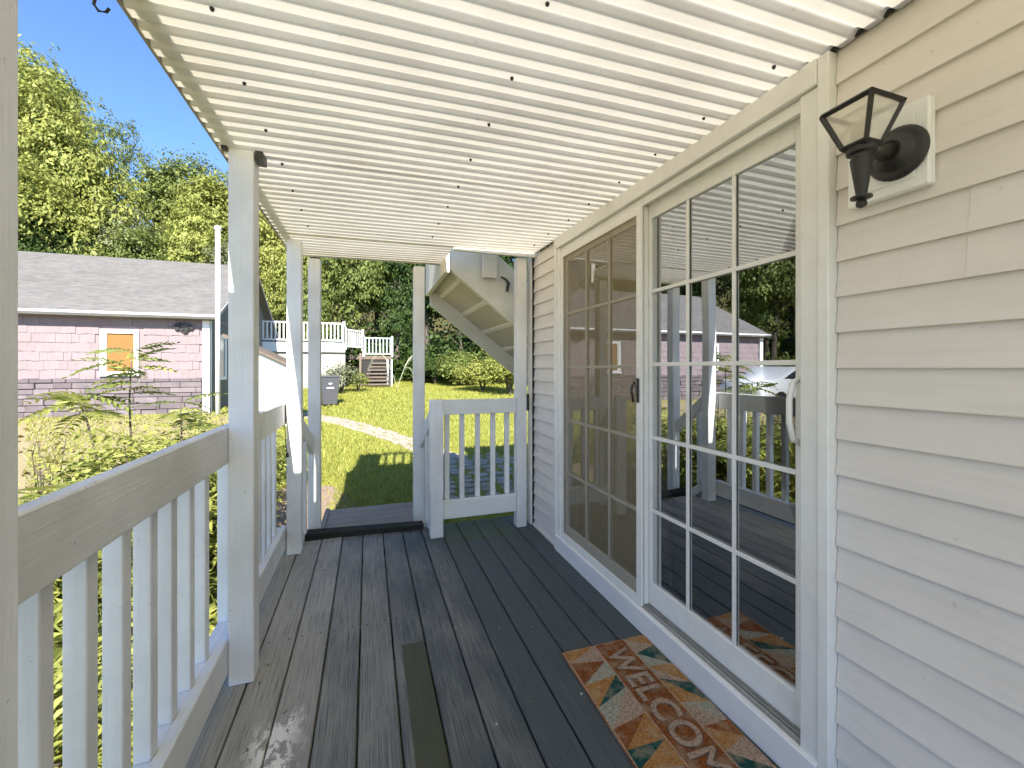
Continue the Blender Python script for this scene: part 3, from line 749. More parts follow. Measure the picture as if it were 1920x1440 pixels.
# ornament on the wall
o = MB()
for k in range(9):
    a = k*2*math.pi/9+random.uniform(-.2, .2); r0 = random.uniform(0.10, 0.2)
    cxx, czz = -4.98+0.05*math.cos(k), 2.42
    c0 = Vector((cxx+r0*math.cos(a), PY0-0.04, czz+r0*0.6*math.sin(a)))
    q = [c0+Vector((0.07*math.cos(t), 0, 0.05*math.sin(t))) for t in np.linspace(0, 2*math.pi, 7)[:-1]]
    o.prism(q, (0, -0.03, 0))
o.tube([(-5.2, PY0-0.03, 2.46), (-4.98, PY0-0.05, 2.40), (-4.8, PY0-0.03, 2.44)], 0.012, 5)
oo = o.build('wall_ornament', BLACK); tag(oo, 'small black metal ornament on the pink wall near its corner', 'ornament')
# tall white mast
ms_ = thing('utility_mast', (-4.02, 14.0, gz(-4, 14)), 'tall thin white pipe mast at the corner of the pink house', 'mast')
MB().tube([(-4.02, 14.0, -0.1), (-4.02, 14.0, 5.15)], 0.062, 12).build('pipe', FARWHITE, ms_, smooth=True)
MB().tube([(-4.02, 14.0, 5.15), (-4.02, 14.0, 5.18), (-4.02, 14.0, 5.26), (-4.02, 14.0, 5.30)], [0.05, 0.09, 0.085, 0.03], 12).build('cap', FARWHITE, ms_, smooth=True)
# shed
g0 = gz(-2.3, 11.5)
sh = thing('shed', (-2.4, 11.8, g0), 'small white shed with a sloping brown roof beyond the railing', 'shed')
MB().prism([(-3.0, 11.2, g0), (-1.82, 11.2, g0), (-1.82, 11.2, 1.32), (-3.0, 11.2, 1.92)], (0, 1.4, 0)).build('wall', plain('shed_white', (0.82, 0.82, 0.78), 0.6, 0.2, 0.05, 3), sh)
MB().prism([(-3.1, 11.1, 1.985), (-1.72, 11.1, 1.285), (-1.72, 11.1, 1.345), (-3.1, 11.1, 2.045)], (0, 1.65, 0)).build('roof', BROWNWOOD, sh)
bx('corner_board', -1.819, -1.79, 11.17, 11.26, g0, 1.30, BROWNWOOD, sh, 0)

# ---------------------------------------------------------------- raised deck in the back yard
rd = thing('raised_deck', (-2, 20, 0.3), 'white raised deck with railing and brown steps at the end of the lawn', 'deck')
def rail_run(a, b, z0, mt=FARWHITE, n=None, h=0.92, spacing=0.16):
    a = Vector(a); b = Vector(b); d = (b-a); L = d.length; d.normalize(); pz = Vector((-d.y, d.x, 0))*0.03
    def seg(za, zb, t=1.0, name='top_rail'):
        q = [a-pz*t, b-pz*t, b+pz*t, a+pz*t]
        MB().prism([(p.x, p.y, z0+za) for p in q], (0, 0, zb-za)).build(name, mt, rd)
    seg(h-0.06, h, 1.4); seg(0.08, 0.14, 1.0, 'bottom_rail')
    n = int(L/spacing)
    b0 = None
    for i in range(n):
        p = a+d*(L*(i+0.5)/n)
        if b0 is None:
            b0 = MB().box(-0.025, 0.025, -0.02, 0.02, 0, h-0.20).build('baluster', mt, rd, local=True); b0.location = Vector((p.x, p.y, z0+0.14))-rd.location
        else: copy_part(b0, rd, Vector((p.x, p.y, z0+0.14))-rd.location)
    for p in (a, b):
        bx('rail_post', p.x-0.05, p.x+0.05, p.y-0.05, p.y+0.05, z0-0.05, z0+h+0.08, mt, rd, 0)
DZ = 2.42
rail_run((-4.9, 21.0, 0), (-1.05, 21.0, 0), DZ)
rail_run((-1.0, 21.0, 0), (-0.25, 22.2, 0), DZ-0.25)
rail_run((-0.2, 22.2, 0), (1.15, 22.2, 0), DZ-0.55, plain('grey_rail', (0.55, 0.58, 0.62), 0.6))
bx('fascia', -4.95, -1.0, 20.92, 20.97, DZ-0.42, DZ-0.02, FARWHITE, rd, 0)
bx('deck_floor', -4.95, -1.0, 20.971, 24.5, DZ-0.15, DZ, FARWHITE, rd, 0)
bx('skirt', -4.9, -1.0, 21.05, 21.10, 0.1, DZ-0.43, plain('skirt_lattice', (0.45, 0.42, 0.38), 0.8, 0.2, 0.3, 4), rd, 0)
bx('deck_floor', -1.0, 1.15, 22.2, 24.0, DZ-0.72, DZ-0.55, BROWNWOOD, rd, 0)
for i in range(7):
    bx('step', -0.35+i*0.09, 1.0-i*0.02, 21.3+i*0.12, 21.42+i*0.12, 0.45+i*0.17, 0.52+i*0.17, BROWNWOOD, rd, 0)
MB().prism([(-0.4, 21.2, 0.3), (-0.3, 21.2, 0.3), (-0.3, 22.2, 1.8), (-0.4, 22.2, 1.8)], (0, 0, 0.2)).build('stringer', BROWNWOOD, rd)
bx('skirt', -0.3, 1.1, 22.25, 22.3, 0.3, DZ-0.75, DARKGAP, rd, 0)
for x in (0.9, 1.1): bx('leg', x, x+0.07, 22.2, 22.26, 0.3, DZ-0.72, FARWHITE, rd, 0)

# ---------------------------------------------------------------- wheelie bin
bz = gz(-1.1, 15.5)
bn = thing('trash_bin', (-1.25, 15.6, bz), 'dark grey wheeled trash bin standing on the lawn', 'trash bin', rz=R(12))
BIN = plain('bin_plastic', (0.075, 0.075, 0.085), 0.5, 0.4, 0.15, 8)
def frus(a, b, z0, z1, c, d):
    m = MB(); m.v = [(-a, -b, z0), (a, -b, z0), (a, b, z0), (-a, b, z0), (-c, -d, z1), (c, -d, z1), (c, d, z1), (-c, d, z1)]
    m.f = [(0, 3, 2, 1), (4, 5, 6, 7), (0, 1, 5, 4), (1, 2, 6, 5), (2, 3, 7, 6), (3, 0, 4, 7)]; m.m = [0]*6; return m
frus(0.22, 0.24, 0.06, 0.98, 0.29, 0.32).build('bin_body', BIN, bn, 0.01, local=True)
frus(0.33, 0.35, 0.98, 1.03, 0.30, 0.31).build('lid', BIN, bn, 0.01, local=True)
MB().tube([(-0.28, 0.33, 0.93), (0.28, 0.33, 0.93)], 0.02, 8).build('handle', BIN, bn, local=True)
for s in (-1, 1): MB().tube([(s*0.19, 0.24, 0.10), (s*0.25, 0.24, 0.10)], 0.10, 14).build('wheel', BLACK, bn, local=True)
MB().box(-0.11, 0.11, -0.3, -0.285, 0.60, 0.64).box(-0.05, 0.05, -0.325, -0.29, 0.74, 0.78).build('emblem', FARWHITE, bn, local=True)

# ---------------------------------------------------------------- parked car (shows in the door glass)
cg = gz(-15.6, 12.6)
car = thing('parked_car', (-11.4, 11.0, gz(-11.4, 11.0)), 'white car parked left of the pink house, reflected in the door glass', 'car')
CARP = plain('car_paint', (0.75, 0.76, 0.76), 0.25, 0.6, 0.03, 3, 0, 0)
pr = [(-2.2, .35), (-2.25, .75), (-1.9, .92), (-1.1, 1.0), (-0.45, 1.42), (0.7, 1.45), (1.5, 1.05), (2.1, 0.98), (2.25, .7), (2.2, .35), (1.75, .3), (-1.75, .3)]
MB().prism([(x, -0.86, z) for x, z in pr], (0, 1.72, 0)).build('body', CARP, car, 0.05, local=True, smooth=True)
CG = plain('car_glass', (0.03, 0.035, 0.04), 0.08, 0.7, 0.1, 3, 0, 0)
for s in (-1, 1):
    y = s*0.862
    MB().prism([(-0.95, y, 1.03), (-0.4, y, 1.36), (0.1, y, 1.38), (0.1, y, 1.03)], (0, s*0.008, 0)).build('side_window', CG, car, local=True)
    MB().prism([(0.16, y, 1.03), (0.16, y, 1.38), (0.65, y, 1.38), (1.25, y, 1.06)], (0, s*0.008, 0)).build('side_window', CG, car, local=True)
    for xx in (-1.4, 1.4):
        MB().tube([(xx, s*0.72, 0.32), (xx, s*0.875, 0.32)], 0.32, 20).build('wheel', BLACK, car, local=True)
    MB().box(-2.262, -2.20, s*0.55-0.15, s*0.55+0.15, 0.66, 0.78).build('headlight', LGLASS, car, local=True)
MB().prism([(-1.08, -0.75, 1.015), (-1.08, 0.75, 1.015), (-0.50, 0.68, 1.40), (-0.50, -0.68, 1.40)], (-0.012, 0, 0.012)).build('windscreen', CG, car, local=True)

# ---------------------------------------------------------------- path stones
path = thing('stone_path', (1, 8, 0), None, None, kind='structure')
def stone(x, y, a, b, rz, h=0.03):
    n = 7; pts = []
    for k in range(n):
        t = 2*math.pi*k/n+random.uniform(-.2, .2); r = random.uniform(0.85, 1.1)
        px, py = a*r*math.cos(t), b*r*math.sin(t)
        xx, yy = x+px*math.cos(rz)-py*math.sin(rz), y+px*math.sin(rz)+py*math.cos(rz)
        pts.append((xx, yy, gz(xx, yy)-0.02))
    MB().prism(pts, (0, 0, h+0.02)).build('stone', STONE, path, 0.006)
cl = [(-1.9, 13.6), (-1.1, 12.4), (-0.4, 11.2), (0.25, 9.9), (0.75, 8.8), (1.1, 7.8), (1.35, 6.9)]
def catm(pts, n):
    out = []
    for i in range(len(pts)-1):
        p0 = Vector(pts[max(i-1, 0)]); p1_ = Vector(pts[i]); p2_ = Vector(pts[i+1]); p3_ = Vector(pts[min(i+2, len(pts)-1)])
        for k in range(n):
            t = k/n
            out.append(0.5*((2*p1_)+(-p0+p2_)*t+(2*p0-5*p1_+4*p2_-p3_)*t*t+(-p0+3*p1_-3*p2_+p3_)*t**3))
    return out
cp = catm(cl, 9)
for i in range(0, len(cp)-1, 1):
    d = (cp[i+1]-cp[i]).normalized(); nrm = Vector((-d.y, d.x)); an = math.atan2(d.y, d.x)
    for o_ in (-0.19, 0.0, 0.19):
        p = cp[i]+nrm*(o_+random.uniform(-.04, .04))
        stone(p.x, p.y, 0.11, 0.085, an+random.uniform(-.25, .25), random.uniform(0.015, 0.04))
y = 4.9
while y < 7.3:
    x = 0.95+random.uniform(0, .1)
    while x < 2.3+0.15*(7.3-y):
        stone(x, y, random.uniform(0.09, 0.13), random.uniform(0.07, 0.10), random.uniform(-.5, .5), random.uniform(0.015, 0.04)); x += 0.26
    y += 0.21
# brick-edged gravel by the steps
gm = MB(); pts = [(-1.3, 4.6), (-0.45, 4.3), (-0.12, 5.3), (-0.45, 6.1), (-1.0, 6.2), (-1.7, 5.8)]
gm.prism([(x, y, gz(x, y)-0.02) for x, y in pts], (0, 0, 0.028)); g_ = gm.build('gravel_patch', GRAVEL); tag(g_, kind='structure')

# ---------------------------------------------------------------- foliage
def leaf_mesh(name, P, Nrm, size, tone, mats, asp=0.55):
    """quads (folded diamonds) at P with normal Nrm"""
    n = len(P)
    t = rng.normal(size=(n, 3)); t -= (t*Nrm).sum(1)[:, None]*Nrm; t /= np.linalg.norm(t, axis=1)[:, None]+1e-9
    bt = np.cross(Nrm, t); s = size[:, None]
    v = np.empty((n, 4, 3)); v[:, 0] = P-t*s; v[:, 1] = P+bt*s*asp+Nrm*s*0.15; v[:, 2] = P+t*s; v[:, 3] = P-bt*s*asp+Nrm*s*0.15
    me = bpy.data.meshes.new(name); me.vertices.add(4*n); me.vertices.foreach_set('co', v.reshape(-1))
    me.loops.add(4*n); me.loops.foreach_set('vertex_index', np.arange(4*n, dtype=np.int32))
    me.polygons.add(n); me.polygons.foreach_set('loop_start', np.arange(0, 4*n, 4, dtype=np.int32))
    me.update(calc_edges=True); me.validate()
    at = me.attributes.new('tone', 'FLOAT', 'POINT'); at.data.foreach_set('value', np.repeat(tone, 4).astype(np.float32))
    me.materials.append(mats); return me
def crown_pts(ncl, per, lean=0.0, squash=1.0, sparse=1.0, rcl=0.15):
    """unit crown: radius 1, clumps over lobes"""
    lob = rng.normal(size=(9, 3)); lob /= np.linalg.norm(lob, axis=1)[:, None]; lob *= rng.uniform(0.25, 0.6, 9)[:, None]
    lr = rng.uniform(0.34, 0.58, 9)
    P = []; Nn = []; T = []
    for i in range(ncl):
        k = rng.integers(9); d = rng.normal(size=3); d /= np.linalg.norm(d)
        if d[2] < -0.5: d[2] *= -1
        c = lob[k]+d*lr[k]*rng.uniform(0.62, 1.05)
        rc = rcl*rng.uniform(0.5, 1.3)
        q = rng.normal(size=(per, 3))*np.array([1, 1, 0.45])*rc*0.6
        nn = q/rc*0.5+d*0.7+np.array([0, 0, 0.55])+rng.normal(size=(per, 3))*0.45
        nn /= np.linalg.norm(nn, axis=1)[:, None]
        P.append(c+q); Nn.append(nn); T.append(np.clip(rng.uniform(0.15, 0.75)+rng.normal(size=per)*0.16, 0, 1))
    P = np.concatenate(P); P[:, 2] *= squash
    return P, np.concatenate(Nn), np.concatenate(T)
crowns = {}
for key, ncl, per, ls, sq, rcl in (('A', 480, 46, 0.027, 1.12, 0.15), ('B', 420, 44, 0.028, 1.25, 0.16), ('C', 300, 40, 0.024, 1.3, 0.13), ('D', 480, 48, 0.026, 0.95, 0.14)):
    for mk, mt in (('Y', LEAF_Y), ('M', LEAF_M), ('D', LEAF_D), ('G', LEAF_G)):
        if (key, mk) in (('C', 'D'), ('C', 'Y'), ('D', 'G'), ('A', 'G'), ('B', 'G')): continue
        P, Nn, T = crown_pts(ncl, per, squash=sq, rcl=rcl)
        crowns[key+mk] = leaf_mesh('crown', P, Nn, ls*rng.uniform(0.6, 1.35, len(P)), T, mt)
def trunk(h, r, mt, base_frac=0.35, n=7):
    m = MB(); pts = []; x = y = 0
    for i in range(8):
        pts.append((x, y, h*i/7)); x += random.uniform(-.03, .03)*h*0.35; y += random.uniform(-.03, .03)*h*0.35
    m.tube(pts, [r*(1-0.12*i) for i in range(8)], 8)
    for k in range(n):
        z0 = h*random.uniform(base_frac, 0.85); i = min(6, int(z0/h*7)); p = Vector(pts[i]); a = random.uniform(0, 6.28); L = h*random.uniform(0.10, 0.2)
        q1 = p+Vector((math.cos(a)*L*.5, math.sin(a)*L*.5, L*.28)); q2 = p+Vector((math.cos(a)*L*.8, math.sin(a)*L*.8, L*.6))
        m.tube([p, q1, q2], [r*.42, r*.26, r*.08], 5)
    return m.build('trunk', mt)
tproto = [trunk(1.0, 0.022, BARK), trunk(1.0, 0.022, BARKPALE), trunk(1.0, 0.02, BARK)]
tmesh = [o.data for o in tproto]
for o in tproto: bpy.data.objects.remove(o)
def tree(x, y, ztop, wid, key, label, pale=False, group=None, low=0.25, name='tree'):
    g = gz(x, y)-0.1; h = ztop-g
    t = thing(name, (x, y, g), label, 'tree', group, rz=random.uniform(0, 6.28))
    tr = bpy.data.objects.new('trunk', tmesh[1 if pale else random.choice((0, 2))]); C.objects.link(tr); tr.parent = t; tr.scale = (h*.9, h*.9, h*.80)
    cr = bpy.data.objects.new('crown', crowns[key]); C.objects.link(cr); cr.parent = t
    sqz = {'A': 1.12, 'B': 1.25, 'C': 1.3, 'D': 0.95}[key[0]]
    ch = h*(1-low)/2; cr.location = (0, 0, h-ch*1.0); cr.scale = (wid, wid, ch/sqz*1.02)
    return t
GB = 'trees on the wooded slope behind the pink house'
def px(x, Y): u = (x-960)/793; return Y*(.3224+.9466*u)/(.9466-.3224*u)
def zt_at(x, y, Y): u = (x-960)/793; d = Y/(.9466-.3224*u); return H+(690-y)/793*d
spec = [ # px x, px top, Y, halfwidth, crown, pale, label
 (62, 62, 27.5, 3.3, 'AY', False, 'tallest leafy tree, rising above the pink roof at the far left'),
 (10, 40, 29, 3.6, 'BY', False, 'tall tree half hidden behind the nearest porch post'),
 (205, 178, 33, 2.6, 'CM', True, 'thin airy tree against the blue sky between two fuller crowns'),
 (105, 110, 34, 2.2, 'CM', False, 'wispy tree top peeking above the tallest leafy tree'),
 (145, 215, 25.5, 3.0, 'DY', False, 'broad bright yellow-green tree behind the pink roof'),
 (60, 250, 24.6, 2.6, 'AY', False, 'bright lower tree right behind the left end of the pink roof'),
 (325, 258, 31, 3.4, 'BM', True, 'round green tree with a pale trunk above the roof ridge'),
 (395, 285, 30, 2.9, 'AY', False, 'leafy tree beside the wide porch post'),
 (265, 350, 26, 2.5, 'CG', True, 'grey-green sparse tree with pale stem behind the roof ridge'),
 (350, 370, 25.5, 2.4, 'DY', False, 'low bright tree behind the tall white mast'),
 (240, 400, 24.6, 2.2, 'BM', False, 'dense low tree in front of the pale trunk'),
 (120, 390, 24.5, 2.0, 'AD', False, 'dark low tree showing just above the pink roof'),
 (455, 300, 29, 3.2, 'BY', False, 'tree behind the wide porch post'),
 (520, 330, 27.5, 2.6, 'AY', False, 'yellow-green tree between the wide post and the railing post'),
 (545, 420, 25.5, 1.9, 'DY', False, 'rusty lit small tree above the white raised deck'),
 (420, 420, 25, 1.8, 'CG', False, 'thin tree behind the corner of the pink roof'),
]
for a, b, Y, wd, k, pale, lab in spec:
    tree(px(a, Y), Y, zt_at(a, b, Y), wd, k, lab, pale, GB)
GC = 'dark trees at the end of the lawn'
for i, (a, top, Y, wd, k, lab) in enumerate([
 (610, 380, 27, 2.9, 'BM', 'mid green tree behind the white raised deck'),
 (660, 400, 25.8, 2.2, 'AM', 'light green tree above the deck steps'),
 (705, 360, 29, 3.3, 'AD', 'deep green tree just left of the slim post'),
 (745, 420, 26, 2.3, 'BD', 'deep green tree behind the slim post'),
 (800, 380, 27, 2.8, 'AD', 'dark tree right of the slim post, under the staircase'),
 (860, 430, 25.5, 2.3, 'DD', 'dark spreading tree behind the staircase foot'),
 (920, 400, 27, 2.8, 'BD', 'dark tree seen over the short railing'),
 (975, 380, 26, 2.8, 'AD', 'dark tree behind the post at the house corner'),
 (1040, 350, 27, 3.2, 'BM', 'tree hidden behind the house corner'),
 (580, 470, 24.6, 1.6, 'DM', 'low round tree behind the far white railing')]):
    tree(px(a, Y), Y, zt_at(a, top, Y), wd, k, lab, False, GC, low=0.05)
GR = 'trees beyond the parked car, seen in the door glass'
for i, (x, y, zt, wd, k) in enumerate([(-18, 17, 9.5, 2.8, 'AM'), (-21, 20, 12, 3.4, 'BD'), (-19, 25, 13, 3.4, 'AD'), (-24, 15, 11, 3.2, 'DD'), (-27, 19, 14, 3.8, 'BM'), (-16.5, 27, 14, 3.2, 'AD'), (-22, 28, 16, 3.8, 'BD'),
    (-30, 13, 12, 3.6, 'AD'), (-28, 24, 15, 3.6, 'AM'), (-32, 8, 13, 3.5, 'BM'), (-34, 18, 16, 4, 'AD')]):
    tree(x, y, zt, wd, k, ['nearest','tallest','dark middle','broad low','round','slender','deep green rear','far left','pale rear','outermost','rearmost dark'][i]+' tree of those beyond the parked car, reflected in the door', False, GR, low=0.08)
# undergrowth on the slope and hedge at its foot
def mass(name, area, n, size, mt, hgt, label=None):
    P = np.empty((n, 3)); Nn = rng.normal(size=(n, 3))*0.6+np.array([0, -0.4, 0.9]); Nn /= np.linalg.norm(Nn, axis=1)[:, None]
    xa, xb, ya, yb = area; ncl = max(8, n//60)
    cxs = rng.uniform(xa, xb, ncl); cys = rng.uniform(ya, yb, ncl); chs = rng.uniform(0.4, 1, ncl)*hgt
    k = rng.integers(ncl, size=n); q = rng.normal(size=(n, 3))
    P[:, 0] = cxs[k]+q[:, 0]*0.55; P[:, 1] = cys[k]+q[:, 1]*0.55
    hh = np.abs(rng.uniform(0, 1, n))**0.6*chs[k]*np.exp(-(q[:, 0]**2+q[:, 1]**2)/4)
    P[:, 2] = np.array([gz(a, b) for a, b in P[:, :2]])+hh
    T = np.clip(rng.uniform(0.1, 0.8, ncl)[k]+rng.normal(size=n)*0.15, 0, 1)
    me = leaf_mesh(name, P, Nn, size*rng.uniform(0.6, 1.3, n), T, mt)
    o = bpy.data.objects.new(name, me); C.objects.link(o); tag(o, label, None, None, 'stuff'); return o
mass('undergrowth', (-30, -2, 24, 34), 26000, 0.16, LEAF_M, 3.0)
mass('undergrowth', (-2, 12, 24.5, 31), 24000, 0.15, LEAF_D, 3.6)
mass('undergrowth', (-36, -15, 15.5, 26), 14000, 0.16, LEAF_M, 2.6)

# ---- bushes (each one a thing)
def bush(x, y, r, h, n, size, mt, label, cat='bush', name='bush', group=None, stems=7, asp=0.5):
    g = gz(x, y); t = thing(name, (x, y, g), label, cat, group)
    ncl = max(6, n//40); d = rng.normal(size=(ncl, 3)); d /= np.linalg.norm(d, axis=1)[:, None]; d[:, 2] = np.abs(d[:, 2])
    c = d*rng.uniform(0.45, 1.0, ncl)[:, None]*np.array([r, r, h*0.55])+np.array([0, 0, h*0.42])
    k = rng.integers(ncl, size=n); q = rng.normal(size=(n, 3))*np.array([.16*r, .16*r, .10*h])
    P = c[k]+q; P[:, 2] = np.maximum(P[:, 2], 0.02)
    Nn = d[k]*0.7+np.array([0, 0, 0.6])+rng.normal(size=(n, 3))*0.45; Nn /= np.linalg.norm(Nn, axis=1)[:, None]
    T = np.clip(rng.uniform(0.1, 0.9, ncl)[k]+rng.normal(size=n)*0.15, 0, 1)
    me = leaf_mesh('foliage', P, Nn, size*rng.uniform(0.6, 1.3, n), T, mt, asp)
    o = bpy.data.objects.new('foliage', me); C.objects.link(o); o.parent = t
    m = MB()
    for i in range(stems):
        a = random.uniform(0, 6.28); e = Vector((math.cos(a)*r*.6, math.sin(a)*r*.6, h*random.uniform(.6, .95)))
        m.tube([(0, 0, -0.03), (e.x*.3, e.y*.3, e.z*.5), e], [0.03*h, 0.02*h, 0.006*h], 5)
    m.build('stems', BARK, t, local=True)
    return t
bush(px(640, 19), 19.0, 0.75, 1.25, 1500, 0.06, LEAF_G, 'grey-green shrub beside the white raised deck')
bush(px(672, 19.5), 19.5, 0.45, 0.8, 900, 0.05, LEAF_Y, 'small yellow-green shrub at the foot of the deck steps')
GBb = 'leafy bushes along the edge of the lawn'
bush(px(905, 19), 19, 1.3, 1.5, 4200, 0.07, LEAF_Y, 'bright bush over the short railing, nearest the post', group=GBb)
bush(px(955, 17.5), 17.5, 1.2, 1.9, 4200, 0.07, LEAF_Y, 'bright tall bush behind the corner post', group=GBb)
bush(px(865, 22), 22, 1.3, 1.7, 3800, 0.08, LEAF_M, 'mid green bush under the staircase', group=GBb)
bush(px(815, 23.5), 23.5, 1.2, 1.5, 3000, 0.08, LEAF_D, 'dark bush right of the slim post', group=GBb)
bush(px(950, 22), 22, 1.5, 3.4, 4200, 0.09, LEAF_M, 'tall leafy bush below the staircase edge', group=GBb)
# arching wands beside the deck
aw = MB(); ax, ay = px(745, 21), 21.0
for i in range(9):
    a = random.uniform(-.5, 1.0)*1.2; L = random.uniform(0.9, 1.6); s = random.choice((-1, 1)); pts = []
    for k in range(8):
        f = k/7; pts.append((ax+s*L*f*0.9+0.0, ay+0.2*a*f, gz(ax, ay)+1.5*math.sin(f*2.6)*L*0.75))
    aw.tube(pts, [.009, .009, .008, .008, .007, .006, .005, .004], 4)
awo = aw.build('arching_grass', plain('straw', (0.5, 0.5, 0.36), 0.8)); tag(awo, 'pale arching grass wands right of the deck steps', 'plant')

# ---- plants with feather leaves by the railing
def frond_geo(L, n, lw, droop):
    """pinnate leaf along +x from origin"""
    V = []; F = []; T = []
    pts = [Vector((L*i/n, 0, -droop*L*(i/n)**2)) for i in range(n+1)]
    for i in range(n):
        a, b = pts[i], pts[i+1]; w = 0.004*(1-i/n)+0.0015
        k = len(V); V += [a+Vector((0, -w, 0)), a+Vector((0, w, 0)), b+Vector((0, w*.8, 0)), b+Vector((0, -w*.8, 0))]; F.append((k, k+1, k+2, k+3)); T += [0.2]*4
    for i in range(1, n+1):
        f = i/n; ll = lw*(0.55+0.9*math.sin(math.pi*min(1, f*0.9+0.08)))*random.uniform(.85, 1.1)
        for s in (-1, 1):
            p = pts[i] if i < n else pts[n]
            an = R(62 if i < n else 20)*s+random.uniform(-.12, .12)
            d = Vector((math.cos(an), math.sin(an), -0.18-random.uniform(0, .15))); sd = Vector((-math.sin(an), math.cos(an), 0.0))*ll*0.17
            k = len(V); mid = p+d*ll*0.45; up_ = Vector((0, 0, 0.012*ll/0.1))
            V += [p, mid-sd+up_, p+d*ll, mid+sd+up_]; F.append((k, k+1, k+2, k+3)); tv = random.uniform(.3, .9); T += [tv]*4
    return V, F, T
def frond_mesh(L, n, lw, droop, mt):
    V, F, T = frond_geo(L, n, lw, droop); me = bpy.data.meshes.new('leaf'); me.from_pydata([tuple(v) for v in V], [], F)
    at = me.attributes.new('tone', 'FLOAT', 'POINT'); at.data.foreach_set('value', T); me.materials.append(mt); return me
fm = [frond_mesh(0.36, 9, 0.085, 0.35, LEAF_M), frond_mesh(0.30, 8, 0.075, 0.5, LEAF_Y), frond_mesh(0.42, 10, 0.09, 0.25, LEAF_Y), frond_mesh(0.34, 8, 0.08, 0.4, LEAF_D)]
def sapling(x, y, pts, fronds, label, group=None, rs=0.012):
    g = gz(x, y); t = thing('sapling', (x, y, g), label, 'plant', group)
    m = MB(); n = len(pts); m.tube(pts, [rs*(1-0.7*i/(n-1)) for i in range(n)], 6); m.build('stem', BARK, t, local=True, smooth=True)
    for (fz, az, el, sc_, kind) in fronds:
        f = fz*(n-1); i = min(n-2, int(f)); p = Vector(pts[i]).lerp(Vector(pts[i+1]), f-i)
        o = bpy.data.objects.new('leaf', fm[kind]); C.objects.link(o); o.parent = t
        o.location = p; o.rotation_euler = (random.uniform(-.3, .3), -el, az); o.scale = (sc_,)*3
    return t
def at_px(x, y_, d): # point at view depth d
    u = (x-960)/793; return d*(.3224+.9466*u), d*(.9466-.3224*u), H+(690-y_)/793*d
X_, Y_, Z_ = at_px(245, 655, 3.6); g = gz(X_, Y_)
fr_ = []
for k in range(11):
    fr_.append((0.98-0.05*(k % 4), k*0.63+0.3, R(35-18*(k % 3)), random.uniform(.8, 1.05), random.choice((0, 3, 0, 1))))
for k in range(5): fr_.append((0.72+0.03*k, k*1.3, R(15), 0.8, random.choice((0, 1))))
sapling(X_, Y_, [(-0.03, 0, 0), (0.01, 0, (Z_-g)*.4), (-0.01, 0, (Z_-g)*.75), (0.01, 0, Z_-g)], fr_, 'young sapling with feathery leaves in front of the boarded window')
X_, Y_, Z_ = at_px(150, 730, 3.3); g = gz(X_, Y_)
fr_ = [(0.97-0.06*(k % 4), k*0.8, R(30-20*(k % 3)), random.uniform(.75, 1.0), random.choice((0, 1, 2))) for k in range(12)]
sapling(X_, Y_, [(0.28, 0, 0), (0.17, 0, (Z_-g)*.4), (0.05, 0, (Z_-g)*.8), (0, 0, Z_-g)], fr_, 'leaning sapling with yellow-green leaves left of the upright one')
X_, Y_, Z_ = at_px(338, 745, 3.4); g = gz(X_, Y_)
fr_ = [(0.97-0.05*(k % 4), k*0.9, R(30-15*(k % 3)), random.uniform(.6, .85), random.choice((0, 1))) for k in range(9)]
sapling(X_, Y_, [(0, 0, 0), (0.02, 0, (Z_-g)*.5), (0, 0, Z_-g)], fr_, 'slight sapling nearest the wide porch post, right of the boarded window')
# feathery bush mass (leaves joined: far too many to count)
def feather_bush(x, y, r, h, n, label):
    g = gz(x, y); t = thing('bush', (x, y, g), label, 'bush', 'feathery bushes along the railing')
    V = []; F = []; T = []; Mi = []
    stems = MB()
    for i in range(n):
        a = random.uniform(0, 6.28); rr = r*math.sqrt(random.random()); zz = h*(1-(rr/r)**2*0.55)*random.uniform(0.25, 1.0)
        p = Vector((rr*math.cos(a), rr*math.sin(a), zz)); L = random.uniform(0.24, 0.42)
        if x+p.x+L > -0.72 and y < 4.5: continue
        v, f, tt = frond_geo(L, 6, L*0.24, random.uniform(.2, .7))
        az = a+random.uniform(-1, 1); M = Matrix.Translation(p) @ Matrix.Rotation(az, 4, 'Z') @ Matrix.Rotation(random.uniform(-.7, .25), 4, 'Y') @ Matrix.Rotation(random.uniform(-.4, .4), 4, 'X')
        k = len(V); V += [tuple(M @ q) for q in v]; F += [tuple(j+k for j in q) for q in f]; T += tt; mi = random.choice((0, 0, 1)); Mi += [mi]*len(f)
        if i % 8 == 0: stems.tube([(p.x*.3, p.y*.3, -0.03), (p.x*.6, p.y*.6, zz*.5), p], [0.009, 0.007, 0.003], 5)
    me = bpy.data.meshes.new('foliage'); me.from_pydata(V, [], F); at = me.attributes.new('tone', 'FLOAT', 'POINT'); at.data.foreach_set('value', T)
    me.materials.append(LEAF_Y); me.materials.append(LEAF_M); me.polygons.foreach_set('material_index', Mi)
    o = bpy.data.objects.new('foliage', me); C.objects.link(o); o.parent = t
    stems.build('stems', BARK, t, local=True)
for (pxx, d, r, h, n, lab) in ((290, 3.0, 0.72, 1.22, 420, 'dense yellow-green bush just outside the near railing'), (385, 3.5, 0.6, 1.15, 300, 'yellow-green bush beside the wide porch post'),
                            (185, 2.9, 0.55, 0.9, 240, 'lower leafy bush below the leaning sapling'), (415, 5.2, 0.8, 1.05, 220, 'yellowish bush at the foot of the tall white mast')):
    a, b, c = at_px(pxx, 700, d); feather_bush(a, b, r, h, n, lab)
